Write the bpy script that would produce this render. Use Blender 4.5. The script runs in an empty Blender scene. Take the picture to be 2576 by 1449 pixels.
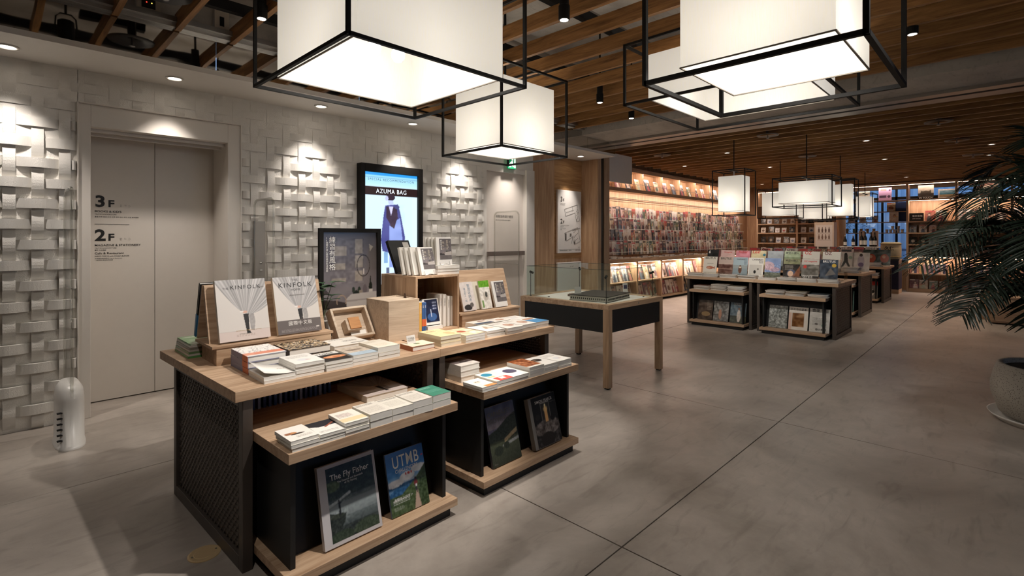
import bpy, math, random
import numpy as np
from mathutils import Vector, Matrix
S = bpy.context.scene
C = S.collection
R = math.radians

# ---------------------------------------------------------------- camera
cam = bpy.data.cameras.new('camera'); cam_o = bpy.data.objects.new('camera', cam); C.objects.link(cam_o)
FOCAL_PX, HORIZON = 1280.0, 597.0
cam.sensor_fit = 'HORIZONTAL'; cam.sensor_width = 36.0
cam.lens = 36.0 * FOCAL_PX / 2576.0
cam.shift_y = (HORIZON - 724.5) / 2576.0
cam.clip_start = 0.05; cam.clip_end = 120
cam_o.location = (0, 0, 1.35)
cam_o.rotation_euler = (R(90), 0, R(44.4 - 90))
S.camera = cam_o

# ---------------------------------------------------------------- world and exposure
S.view_settings.view_transform = 'Standard'; S.view_settings.look = 'None'
S.view_settings.exposure = 0.18; S.view_settings.gamma = 1.0
S.view_settings.use_curve_mapping = False
W = bpy.data.worlds.new('dusk'); S.world = W; W.use_nodes = True
W.node_tree.nodes['Background'].inputs[0].default_value = (0.20, 0.34, 0.62, 1)
W.node_tree.nodes['Background'].inputs[1].default_value = 2.6

# ---------------------------------------------------------------- colour and materials
def lin(c):
    if isinstance(c, str):
        c = [int(c[i:i+2], 16) / 255 for i in (0, 2, 4)]
    return tuple((x / 12.92 if x <= .04045 else ((x + .055) / 1.055) ** 2.4) for x in c[:3])
MATS = {}
def newmat(name):
    m = bpy.data.materials.new(name); m.use_nodes = True
    nt = m.node_tree; b = nt.nodes['Principled BSDF']
    MATS[name] = m
    return m, nt, b
def N(nt, t, **kw):
    n = nt.nodes.new(t)
    for k, v in kw.items():
        if k == 'props':
            for a, q in v.items(): setattr(n, a, q)
        else:
            i = int(k[1:]); n.inputs[i].default_value = v
    return n
def plain(name, col, rough=.5, metal=0, spec=.5, noise=0, nscale=20, bump=0, bscale=200, coat=0):
    if name in MATS: return MATS[name]
    m, nt, b = newmat(name)
    c = lin(col)
    b.inputs['Base Color'].default_value = (*c, 1)
    b.inputs['Roughness'].default_value = rough; b.inputs['Metallic'].default_value = metal
    b.inputs['Specular IOR Level'].default_value = spec; b.inputs['Coat Weight'].default_value = coat
    tc = N(nt, 'ShaderNodeTexCoord')
    nz = N(nt, 'ShaderNodeTexNoise'); nz.inputs['Scale'].default_value = nscale; nz.inputs['Detail'].default_value = 4
    nt.links.new(tc.outputs['Object'], nz.inputs['Vector'])
    amt = noise if noise else .03
    mx = N(nt, 'ShaderNodeMix', props={'data_type': 'RGBA'})
    mx.inputs[6].default_value = (*[q * (1 - amt) for q in c], 1); mx.inputs[7].default_value = (*[min(1, q * (1 + amt)) for q in c], 1)
    nt.links.new(nz.outputs['Fac'], mx.inputs[0]); nt.links.new(mx.outputs[2], b.inputs['Base Color'])
    if bump:
        n2 = N(nt, 'ShaderNodeTexNoise'); n2.inputs['Scale'].default_value = bscale; n2.inputs['Detail'].default_value = 3
        nt.links.new(tc.outputs['Object'], n2.inputs['Vector'])
        bp = N(nt, 'ShaderNodeBump'); bp.inputs['Strength'].default_value = bump; bp.inputs['Distance'].default_value = .004
        nt.links.new(n2.outputs['Fac'], bp.inputs['Height']); nt.links.new(bp.outputs[0], b.inputs['Normal'])
    return m
def wood(name, dark, light, axis='X', scale=1.0, rough=.5, knots=True, spec=.35):
    if name in MATS: return MATS[name]
    m, nt, b = newmat(name)
    tc = N(nt, 'ShaderNodeTexCoord'); oi = N(nt, 'ShaderNodeObjectInfo')
    add = N(nt, 'ShaderNodeVectorMath', props={'operation': 'MULTIPLY_ADD'})
    add.inputs[1].default_value = (1, 1, 1)
    vr = N(nt, 'ShaderNodeVectorMath', props={'operation': 'SCALE'}); vr.inputs['Scale'].default_value = 13.0
    cb = N(nt, 'ShaderNodeCombineXYZ')
    for i in range(3): nt.links.new(oi.outputs['Random'], cb.inputs[i])
    nt.links.new(cb.outputs[0], vr.inputs[0])
    nt.links.new(tc.outputs['Object'], add.inputs[0]); nt.links.new(vr.outputs[0], add.inputs[2])
    mp = N(nt, 'ShaderNodeMapping')
    s = {'X': (1.2, 16, 16), 'Y': (16, 1.2, 16), 'Z': (16, 16, 1.2)}[axis]
    mp.inputs['Scale'].default_value = [q * scale for q in s]
    nt.links.new(add.outputs[0], mp.inputs[0])
    n1 = N(nt, 'ShaderNodeTexNoise'); n1.inputs['Scale'].default_value = 1.6; n1.inputs['Detail'].default_value = 7
    n1.inputs['Roughness'].default_value = .62; n1.inputs['Distortion'].default_value = .9
    nt.links.new(mp.outputs[0], n1.inputs['Vector'])
    mp2 = N(nt, 'ShaderNodeMapping'); mp2.inputs['Scale'].default_value = [q * scale * (6 if q > 2 else 1.5) for q in s]
    nt.links.new(add.outputs[0], mp2.inputs[0])
    n2 = N(nt, 'ShaderNodeTexNoise'); n2.inputs['Scale'].default_value = 2.0; n2.inputs['Detail'].default_value = 3
    nt.links.new(mp2.outputs[0], n2.inputs['Vector'])
    mix = N(nt, 'ShaderNodeMath', props={'operation': 'MULTIPLY_ADD'}); mix.inputs[1].default_value = .3
    nt.links.new(n2.outputs['Fac'], mix.inputs[0]); nt.links.new(n1.outputs['Fac'], mix.inputs[2])
    rp = N(nt, 'ShaderNodeValToRGB')
    rp.color_ramp.elements[0].position = .42; rp.color_ramp.elements[0].color = (*lin(dark), 1)
    rp.color_ramp.elements[1].position = .84; rp.color_ramp.elements[1].color = (*lin(light), 1)
    nt.links.new(mix.outputs[0], rp.inputs[0]); nt.links.new(rp.outputs[0], b.inputs['Base Color'])
    b.inputs['Roughness'].default_value = rough; b.inputs['Specular IOR Level'].default_value = spec
    bp = N(nt, 'ShaderNodeBump'); bp.inputs['Strength'].default_value = .12; bp.inputs['Distance'].default_value = .002
    nt.links.new(n2.outputs['Fac'], bp.inputs['Height']); nt.links.new(bp.outputs[0], b.inputs['Normal'])
    return m
def glow(name, col, strength, base=None):
    if name in MATS: return MATS[name]
    m, nt, b = newmat(name)
    b.inputs['Base Color'].default_value = (*(lin(base) if base else lin(col)), 1)
    b.inputs['Emission Color'].default_value = (*lin(col), 1); b.inputs['Emission Strength'].default_value = strength
    b.inputs['Roughness'].default_value = .7
    return m
def glass(name, tint=(.96, 1, .98), refl=1.0, rough=0.0):
    if name in MATS: return MATS[name]
    m, nt, b = newmat(name); nt.nodes.remove(b)
    out = nt.nodes['Material Output']
    tr = N(nt, 'ShaderNodeBsdfTransparent'); tr.inputs[0].default_value = (*tint, 1)
    gl = N(nt, 'ShaderNodeBsdfGlossy'); gl.inputs['Roughness'].default_value = rough
    lw = N(nt, 'ShaderNodeLayerWeight'); pw = N(nt, 'ShaderNodeMath', props={'operation': 'POWER'}); pw.inputs[1].default_value = 4.5
    nt.links.new(lw.outputs['Facing'], pw.inputs[0])
    ml = N(nt, 'ShaderNodeMath', props={'operation': 'MULTIPLY_ADD'}); ml.inputs[1].default_value = .7 * refl; ml.inputs[2].default_value = .035 * refl
    nt.links.new(pw.outputs[0], ml.inputs[0])
    mx = N(nt, 'ShaderNodeMixShader')
    nt.links.new(ml.outputs[0], mx.inputs[0]); nt.links.new(tr.outputs[0], mx.inputs[1]); nt.links.new(gl.outputs[0], mx.inputs[2])
    nt.links.new(mx.outputs[0], out.inputs[0])
    return m
def printmat(name, rough=.4, emit=0, spec=.4):
    if name in MATS: return MATS[name]
    m, nt, b = newmat(name)
    at = N(nt, 'ShaderNodeVertexColor'); at.layer_name = 'Col'
    nt.links.new(at.outputs[0], b.inputs['Base Color'])
    b.inputs['Roughness'].default_value = rough; b.inputs['Specular IOR Level'].default_value = spec
    if emit:
        nt.links.new(at.outputs[0], b.inputs['Emission Color']); b.inputs['Emission Strength'].default_value = emit
        b.inputs['Base Color'].default_value = (0, 0, 0, 1)
        nt.links.remove(b.inputs['Base Color'].links[0])
    return m
M_print = printmat('printed_paper'); M_gloss = printmat('glossy_print', .16, 0, .5); M_screen = printmat('screen_image', .3, 1.15)
M_ink = plain('black_ink', '1a1917', .5); M_inkw = plain('white_ink', 'f2efe9', .5); M_inkr = plain('red_ink', 'c8322c', .5)
M_inkg = plain('grey_ink', '77726c', .5); M_inkgold = plain('gold_ink', 'b39052', .5)
M_paper = plain('page_paper', 'efebe3', .8, noise=.04, nscale=60)
M_cream = plain('cream_pages', 'e6dcc6', .8, noise=.05, nscale=60)
M_oakX = wood('oak_along_x', '9f7f62', 'cfb193', 'X'); M_oakY = wood('oak_along_y', '9f7f62', 'cfb193', 'Y'); M_oakZ = wood('oak_along_z', '9a7a5d', 'caab8c', 'Z')
M_pale = wood('pale_paulownia_wood', 'b29c86', 'd5c3ad', 'X', 1.6, .6)
M_slat = wood('brown_oak_slat', '6a4729', 'b3834f', 'Y', 1.0, .5)
M_wallwood = wood('light_oak_panel', 'a57f5f', 'cfac89', 'Z', .8)
M_black = plain('black_laminate', '141414', .55, noise=.05)
M_steel = plain('dark_steel', '534b45', .42, metal=.35, noise=.12, nscale=8)
M_frame = plain('black_frame_metal', '171513', .6, noise=.1, spec=.25)
M_alu = plain('aluminium', 'b5b3b0', .35, metal=.9)
M_white = plain('white_paint', 'e4dfd8', .6, noise=.02)
M_weave = plain('white_plaster', 'e6e2db', .85, noise=.03, nscale=30, bump=.6, bscale=130)
M_dark = plain('dark_void', '0d0c0b', .8)
M_glass = glass('clear_glass'); M_acryl = glass('clear_acrylic', (.97, .97, .96), 1.0, .05)

# ---------------------------------------------------------------- mesh builder
class MB:
    def __init__(s): s.v = []; s.f = []
    def add(s, vs, fs):
        o = len(s.v); s.v += [tuple(q) for q in vs]; s.f += [tuple(i + o for i in f) for f in fs]; return s
    def box(s, x0, x1, y0, y1, z0, z1, M=None):
        vs = [Vector(p) for p in ((x0,y0,z0),(x1,y0,z0),(x1,y1,z0),(x0,y1,z0),(x0,y0,z1),(x1,y0,z1),(x1,y1,z1),(x0,y1,z1))]
        if M: vs = [M @ q for q in vs]
        return s.add(vs, [(0,3,2,1),(4,5,6,7),(0,1,5,4),(1,2,6,5),(2,3,7,6),(3,0,4,7)])
    def prism(s, poly, h0, h1, ax='z'):
        n = len(poly)
        f = {'z': lambda a, b, h: (a, b, h), 'y': lambda a, b, h: (a, h, b), 'x': lambda a, b, h: (h, a, b)}[ax]
        vs = [f(a, b, h0) for a, b in poly] + [f(a, b, h1) for a, b in poly]
        fs = [tuple(range(n))[::-1], tuple(range(n, 2 * n))] + [(i, (i+1) % n, n + (i+1) % n, n + i) for i in range(n)]
        return s.add(vs, fs)
    def lathe(s, prof, n=24, cx=0, cy=0, cap=True):
        o = []
        for r, z in prof:
            o += [(cx + r * math.cos(2*math.pi*i/n), cy + r * math.sin(2*math.pi*i/n), z) for i in range(n)]
        fs = []
        for k in range(len(prof) - 1):
            for i in range(n):
                j = (i + 1) % n
                fs.append((k*n+i, k*n+j, (k+1)*n+j, (k+1)*n+i))
        if cap: fs += [tuple(range(n))[::-1], tuple(range((len(prof)-1)*n, len(prof)*n))]
        return s.add(o, fs)
    def tube(s, pts, r, n=6, closed=False):
        pts = [Vector(p) for p in pts]; m = len(pts); o = []
        rr = r if isinstance(r, (list, tuple)) else [r] * m
        for i, p in enumerate(pts):
            a = pts[i-1] if (i or closed) else pts[0]; b = pts[(i+1) % m] if (i < m-1 or closed) else pts[-1]
            t = (b - a).normalized(); up = Vector((0,0,1)) if abs(t.z) < .9 else Vector((1,0,0))
            u = t.cross(up).normalized(); w = u.cross(t)
            o += [p + (u*math.cos(2*math.pi*k/n) + w*math.sin(2*math.pi*k/n)) * rr[i] for k in range(n)]
        fs = []
        for i in range(m if closed else m - 1):
            j = (i + 1) % m
            for k in range(n):
                l = (k + 1) % n; fs.append((i*n+k, i*n+l, j*n+l, j*n+k))
        if not closed: fs += [tuple(range(n))[::-1], tuple(range((m-1)*n, m*n))]
        return s.add(o, fs)
    def mesh(s, name, mat=None, smooth=False):
        me = bpy.data.meshes.new(name); me.from_pydata(s.v, [], s.f); me.update()
        if mat: me.materials.append(mat)
        if smooth: me.polygons.foreach_set('use_smooth', [True] * len(me.polygons))
        return me
    def build(s, name, mat, parent=None, smooth=False, bevel=0):
        return obj(name, s.mesh(name, mat, smooth), parent, bevel=bevel)
def obj(name, me, parent=None, loc=None, rot=None, bevel=0):
    o = bpy.data.objects.new(name, me); C.objects.link(o)
    if parent: o.parent = parent
    if loc: o.location = loc
    if rot: o.rotation_euler = rot
    if bevel:
        b = o.modifiers.new('bevel', 'BEVEL'); b.width = bevel; b.segments = 2; b.limit_method = 'ANGLE'
    return o
def tag(o, label=None, cat=None, group=None, kind=None):
    if label: o['label'] = label
    if cat: o['category'] = cat
    if group: o['group'] = group
    if kind: o['kind'] = kind
    return o
def empty(name, loc, label, cat, rz=0, group=None):
    o = bpy.data.objects.new(name, None); C.objects.link(o); o.empty_display_size = .05
    o.location = loc; o.rotation_euler = (0, 0, rz)
    return tag(o, label, cat, group)
def bx(name, mat, b, parent=None, bevel=0): return MB().box(*b).build(name, mat, parent, bevel=bevel)
def copy_tree(o, parent=None):
    c = o.copy(); C.objects.link(c); c.parent = parent
    for ch in KIDS.get(o.name, []): copy_tree(bpy.data.objects[ch], c)
    return c
KIDS = {}
def struct(name, mat, b): return tag(bx(name, mat, b), kind='structure')

# lettering: flat text, lies in the local XY plane
def text(parent, body, size, loc, rot=(0,0,0), mat=None, align='LEFT', bold=0, sx=1, space=1.0, name='lettering', vertical=False):
    if vertical: body = '\n'.join(body)
    cu = bpy.data.curves.new('t', 'FONT'); cu.body = body; cu.size = size; cu.align_x = align; cu.space_character = space
    cu.offset = bold * size; cu.resolution_u = 3
    if vertical: cu.space_line = space
    t = bpy.data.objects.new('t', cu); C.objects.link(t)
    me = bpy.data.meshes.new_from_object(t.evaluated_get(bpy.context.evaluated_depsgraph_get()))
    bpy.data.objects.remove(t); bpy.data.curves.remove(cu)
    me.materials.clear(); me.materials.append(mat or M_ink); me.name = name
    o = obj(name, me, parent, loc, rot); o.scale = (sx, 1, 1)
    return o

# ---------------------------------------------------------------- printed pictures (colours on a fine grid)
class Pic:
    def __init__(s, nx, ny, bg):
        s.nx, s.ny = nx, ny
        s.U, s.V = np.meshgrid((np.arange(nx) + .5) / nx, (np.arange(ny) + .5) / ny)
        s.c = np.zeros((ny, nx, 3)); s.c[:] = s.col(bg)
    def col(s, c): return np.array([int(c[i:i+2], 16) / 255 for i in (0, 2, 4)]) if isinstance(c, str) else np.array(c)
    def put(s, m, c, a=1.0):
        m = np.clip(m.astype(float) * a, 0, 1)[..., None]; s.c = s.c * (1 - m) + s.col(c) * m; return s
    def rect(s, u0, v0, u1, v1, c, a=1.0): return s.put((s.U >= u0) & (s.U <= u1) & (s.V >= v0) & (s.V <= v1), c, a)
    def ell(s, u, v, ru, rv, c, a=1.0): return s.put(((s.U-u)/ru)**2 + ((s.V-v)/rv)**2 < 1, c, a)
    def grad(s, v0, c0, v1, c1):
        t = np.clip((s.V - v0) / (v1 - v0), 0, 1)[..., None]; g = s.col(c0) * (1-t) + s.col(c1) * t
        m = ((s.V >= v0) & (s.V <= v1))[..., None]; s.c = np.where(m, g, s.c); return s
    def poly(s, pts, c, a=1.0):
        ins = np.zeros_like(s.U, bool); n = len(pts)
        for i in range(n):
            (x1, y1), (x2, y2) = pts[i], pts[(i+1) % n]
            cond = ((y1 > s.V) != (y2 > s.V)); ins ^= cond & (s.U < (x2-x1) * (s.V-y1) / ((y2-y1) or 1e-9) + x1)
        return s.put(ins, c, a)
    def noise(s, seed, k, amt, m=None):
        r = np.random.RandomState(seed); g = r.rand(int(k*s.ny/s.nx)+3, k+3)
        x = s.U * k; y = s.V * k * s.ny / s.nx; xi = x.astype(int); yi = y.astype(int); fx = x-xi; fy = y-yi
        v = g[yi, xi]*(1-fx)*(1-fy) + g[yi, xi+1]*fx*(1-fy) + g[yi+1, xi]*(1-fx)*fy + g[yi+1, xi+1]*fx*fy
        d = ((v - .5) * 2 * amt)[..., None]
        if m is not None: d = d * m[..., None]
        s.c = np.clip(s.c + d, 0, 1); return s
    def lines(s, u0, v0, u1, v1, n, c, seed=0, a=.75):
        r = np.random.RandomState(seed); dv = (v1 - v0) / n
        for i in range(n):
            x = u0
            while x < u1:
                w = .02 + .05 * r.rand(); s.rect(x, v0 + i*dv + dv*.25, min(u1, x + w), v0 + i*dv + dv*.75, c, a); x += w + .015
        return s
    def done(s): return np.clip(s.c, 0, 1)
def lin_np(c): return np.where(c <= .04045, c / 12.92, ((c + .055) / 1.055) ** 2.4)
def print_mesh(name, pic, w, h, mat):
    ny, nx, _ = pic.shape
    xs = np.linspace(0, w, nx + 1); ys = np.linspace(0, h, ny + 1)
    X, Y = np.meshgrid(xs, ys); V = np.stack([X, Y, np.zeros_like(X)], -1).reshape(-1, 3)
    i = np.arange(ny)[:, None] * (nx + 1) + np.arange(nx)[None]
    F = np.stack([i, i + 1, i + nx + 2, i + nx + 1], -1).reshape(-1, 4)
    me = bpy.data.meshes.new(name)
    me.vertices.add(len(V)); me.vertices.foreach_set('co', V.ravel())
    me.loops.add(F.size); me.loops.foreach_set('vertex_index', F.ravel().astype(np.int32))
    me.polygons.add(len(F)); me.polygons.foreach_set('loop_start', (np.arange(len(F)) * 4).astype(np.int32))
    me.update(calc_edges=True)
    at = me.color_attributes.new('Col', 'BYTE_COLOR', 'CORNER')
    q = np.pad(lin_np(pic), ((1, 1), (1, 1), (0, 0)), 'edge'); vc = ((q[1:, 1:] + q[:-1, 1:] + q[1:, :-1] + q[:-1, :-1]) / 4).reshape(-1, 3)
    col = np.ones((len(F), 4, 4), np.float32); col[:, :, :3] = vc[F]
    at.data.foreach_set('color', col.ravel())
    me.materials.append(mat)
    return me
# ================================================================ the shell
def concrete(name, c0, c1, rough, scale=1.0, joint=False, spec=.4):
    m, nt, b = newmat(name)
    tc = N(nt, 'ShaderNodeTexCoord'); ge = N(nt, 'ShaderNodeNewGeometry')
    n1 = N(nt, 'ShaderNodeTexNoise'); n1.inputs['Scale'].default_value = 1.1 * scale; n1.inputs['Detail'].default_value = 9; n1.inputs['Roughness'].default_value = .65
    n1.inputs['Distortion'].default_value = .4
    nt.links.new(ge.outputs['Position'], n1.inputs['Vector'])
    mp = N(nt, 'ShaderNodeMapping'); mp.inputs['Scale'].default_value = (3.5 * scale, 14 * scale, 9 * scale); mp.inputs['Rotation'].default_value = (0, 0, .5)
    nt.links.new(ge.outputs['Position'], mp.inputs[0])
    n2 = N(nt, 'ShaderNodeTexNoise'); n2.inputs['Scale'].default_value = 1; n2.inputs['Detail'].default_value = 6; n2.inputs['Distortion'].default_value = 1.2
    nt.links.new(mp.outputs[0], n2.inputs['Vector'])
    rp = N(nt, 'ShaderNodeValToRGB'); rp.color_ramp.elements[0].position = .3; rp.color_ramp.elements[0].color = (*lin(c0), 1)
    rp.color_ramp.elements[1].position = .66; rp.color_ramp.elements[1].color = (*lin(c1), 1)
    nt.links.new(n1.outputs['Fac'], rp.inputs[0])
    r2 = N(nt, 'ShaderNodeValToRGB'); r2.color_ramp.elements[0].position = .28; r2.color_ramp.elements[0].color = (.45, .43, .41, 1)
    r2.color_ramp.elements[1].position = .46; r2.color_ramp.elements[1].color = (1, 1, 1, 1)
    nt.links.new(n2.outputs['Fac'], r2.inputs[0])
    mx = N(nt, 'ShaderNodeMix', props={'data_type': 'RGBA', 'blend_type': 'MULTIPLY'}); mx.inputs[0].default_value = .35
    nt.links.new(rp.outputs[0], mx.inputs[6]); nt.links.new(r2.outputs[0], mx.inputs[7])
    # hairline cracks
    vo = N(nt, 'ShaderNodeTexVoronoi', props={'feature': 'DISTANCE_TO_EDGE'}); vo.inputs['Scale'].default_value = .9 * scale
    wn = N(nt, 'ShaderNodeTexNoise'); wn.inputs['Scale'].default_value = 2.2; wn.inputs['Detail'].default_value = 5
    nt.links.new(ge.outputs['Position'], wn.inputs['Vector'])
    wm = N(nt, 'ShaderNodeVectorMath', props={'operation': 'MULTIPLY_ADD'}); wm.inputs[1].default_value = (.9, .9, .9)
    nt.links.new(wn.outputs['Color'], wm.inputs[0]); nt.links.new(ge.outputs['Position'], wm.inputs[2]); nt.links.new(wm.outputs[0], vo.inputs['Vector'])
    cr = N(nt, 'ShaderNodeMath', props={'operation': 'LESS_THAN'}); cr.inputs[1].default_value = .0014
    nt.links.new(vo.outputs['Distance'], cr.inputs[0])
    gate = N(nt, 'ShaderNodeMath', props={'operation': 'GREATER_THAN'}); gate.inputs[1].default_value = .52
    nt.links.new(n1.outputs['Fac'], gate.inputs[0])
    cm = N(nt, 'ShaderNodeMath', props={'operation': 'MULTIPLY'}); nt.links.new(cr.outputs[0], cm.inputs[0]); nt.links.new(gate.outputs[0], cm.inputs[1])
    m3 = N(nt, 'ShaderNodeMix', props={'data_type': 'RGBA'}); m3.inputs[7].default_value = (*lin('6b625a'), 1)
    c2 = N(nt, 'ShaderNodeMath', props={'operation': 'MULTIPLY'}); c2.inputs[1].default_value = .16; nt.links.new(cm.outputs[0], c2.inputs[0])
    nt.links.new(c2.outputs[0], m3.inputs[0]); nt.links.new(mx.outputs[2], m3.inputs[6])
    nt.links.new(m3.outputs[2], b.inputs['Base Color'])
    rr = N(nt, 'ShaderNodeMapRange'); rr.inputs[3].default_value = rough - .1; rr.inputs[4].default_value = rough + .14
    nt.links.new(n1.outputs['Fac'], rr.inputs[0]); nt.links.new(rr.outputs[0], b.inputs['Roughness'])
    b.inputs['Specular IOR Level'].default_value = spec
    bp = N(nt, 'ShaderNodeBump'); bp.inputs['Strength'].default_value = .08; bp.inputs['Distance'].default_value = .01
    nt.links.new(n2.outputs['Fac'], bp.inputs['Height']); nt.links.new(bp.outputs[0], b.inputs['Normal'])
    return m
M_floor = concrete('polished_concrete', '857c73', 'b9afa5', .34)
M_conc = concrete('raw_concrete', 'a8a198', 'cdc6bc', .8, 1.5)
M_joint = plain('joint_filler', '6a6159', .8)

floor = tag(bx('floor', M_joint, (-5, 17.2, -8, 6.3, -.12, -.006)), kind='structure')
XC = [-5, -2.3, -.2, 1.92, 4.03, 6.4, 8.6, 10.9, 13.2, 17.2]; YC = [-8, -6.0, -3.6, -1.2, 1.21, 3.63, 6.3]
for i in range(len(XC) - 1):
    for j in range(len(YC) - 1):
        g = .003
        bx('floor_slab', M_floor, (XC[i] + g, XC[i+1] - g, YC[j] + g, YC[j+1] - g, -.02, 0), floor, bevel=.0015)

# ---- left wall with the woven relief
wl = MB()
wl.box(-5, .443, 4.93, 5.5, 0, 2.62).box(.44, 1.55, 4.93, 5.5, 2.335, 2.62).box(1.55, 4.48, 4.93, 5.5, 0, 2.62).box(4.48, 5.47, 4.93, 5.5, 2.30, 2.62)
wall_left = tag(wl.build('wall_left', M_weave), kind='structure')
PT, PZ, SWD = .1445, .145, .064
def strip_mesh(L, hgt):
    n = 10; vs = []; fs = []
    for i in range(n + 1):
        t = i / n; x = (t - .5) * L; y = -(.12 + .88 * math.sin(math.pi * t) ** .8)
        vs += [(x, y, -hgt/2), (x, y, hgt/2), (x, 0, hgt/2), (x, 0, -hgt/2)]
    for i in range(n):
        a = i * 4; b = a + 4
        fs += [(a, b, b+1, a+1), (a+1, b+1, b+2, a+2), (b, a, a+3, b+3)]
    fs += [(0, 1, 2, 3), (n*4+3, n*4+2, n*4+1, n*4)]
    me = bpy.data.meshes.new('weave_strip'); me.from_pydata(vs, [], fs); me.materials.append(M_weave)
    return me
L0 = 2 * PT - SWD
me_strip = strip_mesh(L0, .068)
blocks = [(.436, 1.56, 0, 2.355), (2.685, 3.48, .70, 2.14), (1.655, 1.76, .97, 1.50), (4.50, 9, 0, 2.62)]
def clip1(a, b, lo, hi, blk, horizontal, other):
    for x0, x1, z0, z1 in blk:
        o0, o1, m0, m1 = (z0, z1, x0, x1) if horizontal else (x0, x1, z0, z1)
        if o0 - .03 < other < o1 + .03:
            if a >= m0 and b <= m1: return None
            if a < m0 < b: b = m0
            elif a < m1 < b: a = m1
    return a, b
for k in range(-17, 19):
    xc = 1.958 + PT * k
    for r in range(-14, 5):
        zc = 2.024 + PZ * r
        over = (k + r) % 2 == 1
        if over: a, b, lo, hi, oth = xc - L0/2, xc + L0/2, -.35, 4.50, zc
        else: a, b, lo, hi, oth = zc - L0/2, zc + L0/2, 0, 2.592, xc
        if not over and not (-.35 < xc < 4.47): continue
        if over and not (.02 < zc < 2.56): continue
        a, b = max(a, lo), min(b, hi)
        if b - a < .03: continue
        q = clip1(a, b, lo, hi, blocks, over, oth)
        if not q or q[1] - q[0] < .03: continue
        a, b = q
        t = min(1, max(0, (2.45 - zc) / .75)); t = t * t * (3 - 2 * t)
        e = 1.0
        if 1.55 < xc < 1.9: e = .35 + .65 * (xc - 1.55) / .35
        if 2.3 < xc < 2.7: e = min(e, .4 + .6 * (2.7 - xc) / .4)
        if 3.45 < xc < 3.75: e = min(e, .4 + .6 * (xc - 3.45) / .3)
        amp = (.006 + .036 * t * e) * (1.0 if over else .8)
        o = obj('weave_strip', me_strip, wall_left)
        if over: o.location = ((a+b)/2, 4.931, zc)
        else: o.location = (xc, 4.931, (a+b)/2); o.rotation_euler = (0, R(90), 0)
        o.scale = ((b - a) / L0, amp, 1.0 if over else .95)

# ---- lift: frame, doors, lettering, call panel
M_lift = plain('lift_enamel', 'd6cec4', .45, noise=.02); M_lift2 = plain('lift_frame_enamel', 'dcd5cc', .5, noise=.02)
lf = MB()
lf.box(.444, .515, 4.918, 5.36, 0, 2.345).box(1.45, 1.552, 4.918, 5.36, 0, 2.345).box(.515, 1.45, 4.918, 5.36, 2.18, 2.345)
lf.box(.436, .446, 4.905, 4.93, 0, 2.355).box(1.55, 1.56, 4.905, 4.93, 0, 2.355).box(.446, 1.55, 4.905, 4.93, 2.345, 2.355)
tr1 = tag(lf.build('trim_1', M_lift2, bevel=.003), kind='structure')
MB().box(.515, 1.45, 5.0, 5.03, 2.155, 2.18).box(.515, 1.45, 5.10, 5.13, 2.14, 2.18).build('header_step', M_lift2, tr1)
d1 = tag(bx('door_1', M_lift, (.50, .990, 5.335, 5.37, .008, 2.22), bevel=.002), 'left sliding lift door printed with floor guide lettering', 'door', kind='structure')
d2 = tag(bx('door_2', M_lift, (.993, 1.49, 5.335, 5.37, .008, 2.22), bevel=.002), 'right sliding lift door, plain beige enamel', 'door', kind='structure')
struct('wall_lift_shaft', M_dark, (.3, 1.7, 5.372, 5.6, 0, 2.4))
FR = (R(90), 0, 0)
def wt(p, b, s, x, z, y, **k): return text(p, b, s, (x, y, z), FR, **k)
yl = 5.333
wt(d1, '3', .128, .583, 1.602, yl, bold=.03, sx=1.12); wt(d1, 'F', .08, .668, 1.602, yl, bold=.03, sx=1.15)
wt(d1, 'BOOKS & KID\'S', .0235, .583, 1.555, yl, bold=.01, sx=1.1); wt(d1, 'TSUTAYA BOOKSTORE', .013, .583, 1.535, yl, sx=1.05)
wt(d1, '書籍 文具 雜貨 生活 文學 藝術 設計 親子 兒童 繪本圖書', .012, .583, 1.514, yl)
wt(d1, '⠿ ⠙ ⠗', .03, .745, 1.602, yl, mat=M_inkg)
bx('rule', M_ink, (.583, .812, yl - .001, yl, 1.457, 1.4595), d1)
wt(d1, '2', .128, .583, 1.324, yl, bold=.03, sx=1.12); wt(d1, 'F', .08, .668, 1.324, yl, bold=.03, sx=1.15)
wt(d1, '⠿ ⠓ ⠗', .03, .745, 1.324, yl, mat=M_inkg)
wt(d1, 'MAGAZINE & STATIONERY', .0235, .583, 1.277, yl, bold=.01, sx=1.08); wt(d1, 'TSUTAYA BOOKSTORE', .013, .583, 1.257, yl, sx=1.05)
wt(d1, '雜誌 文具雜貨', .012, .583, 1.240, yl)
wt(d1, 'Cafe & Restaurant', .0235, .583, 1.211, yl, bold=.008, sx=1.1); wt(d1, 'WIRED TOKYO with DOUG\'S BURGER', .0135, .583, 1.190, yl, bold=.005)
wt(d1, '日式餐飲咖啡輕食 Cafe & Restaurant', .0115, .583, 1.172, yl); wt(d1, '一起享用 最美味的料理', .0115, .583, 1.158, yl)
cp = tag(bx('lift_call_panel', plain('satin_steel', '8f8a85', .45, metal=.2), (1.66, 1.753, 4.885, 4.93, .95, 1.497), bevel=.001), 'brushed steel lift call panel with dark display and two round buttons', 'call panel')
bx('display', plain('dark_display', '16181a', .15), (1.675, 1.738, 4.881, 4.886, 1.30, 1.475), cp)
for z in (1.115, 1.045):
    MB().lathe([(.014, 0), (.014, .006), (.011, .009)], 16).build('button', M_alu, cp).location = (1.715, 4.885, z)
    cp.children[-1].rotation_euler = (R(90), 0, 0)

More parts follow.
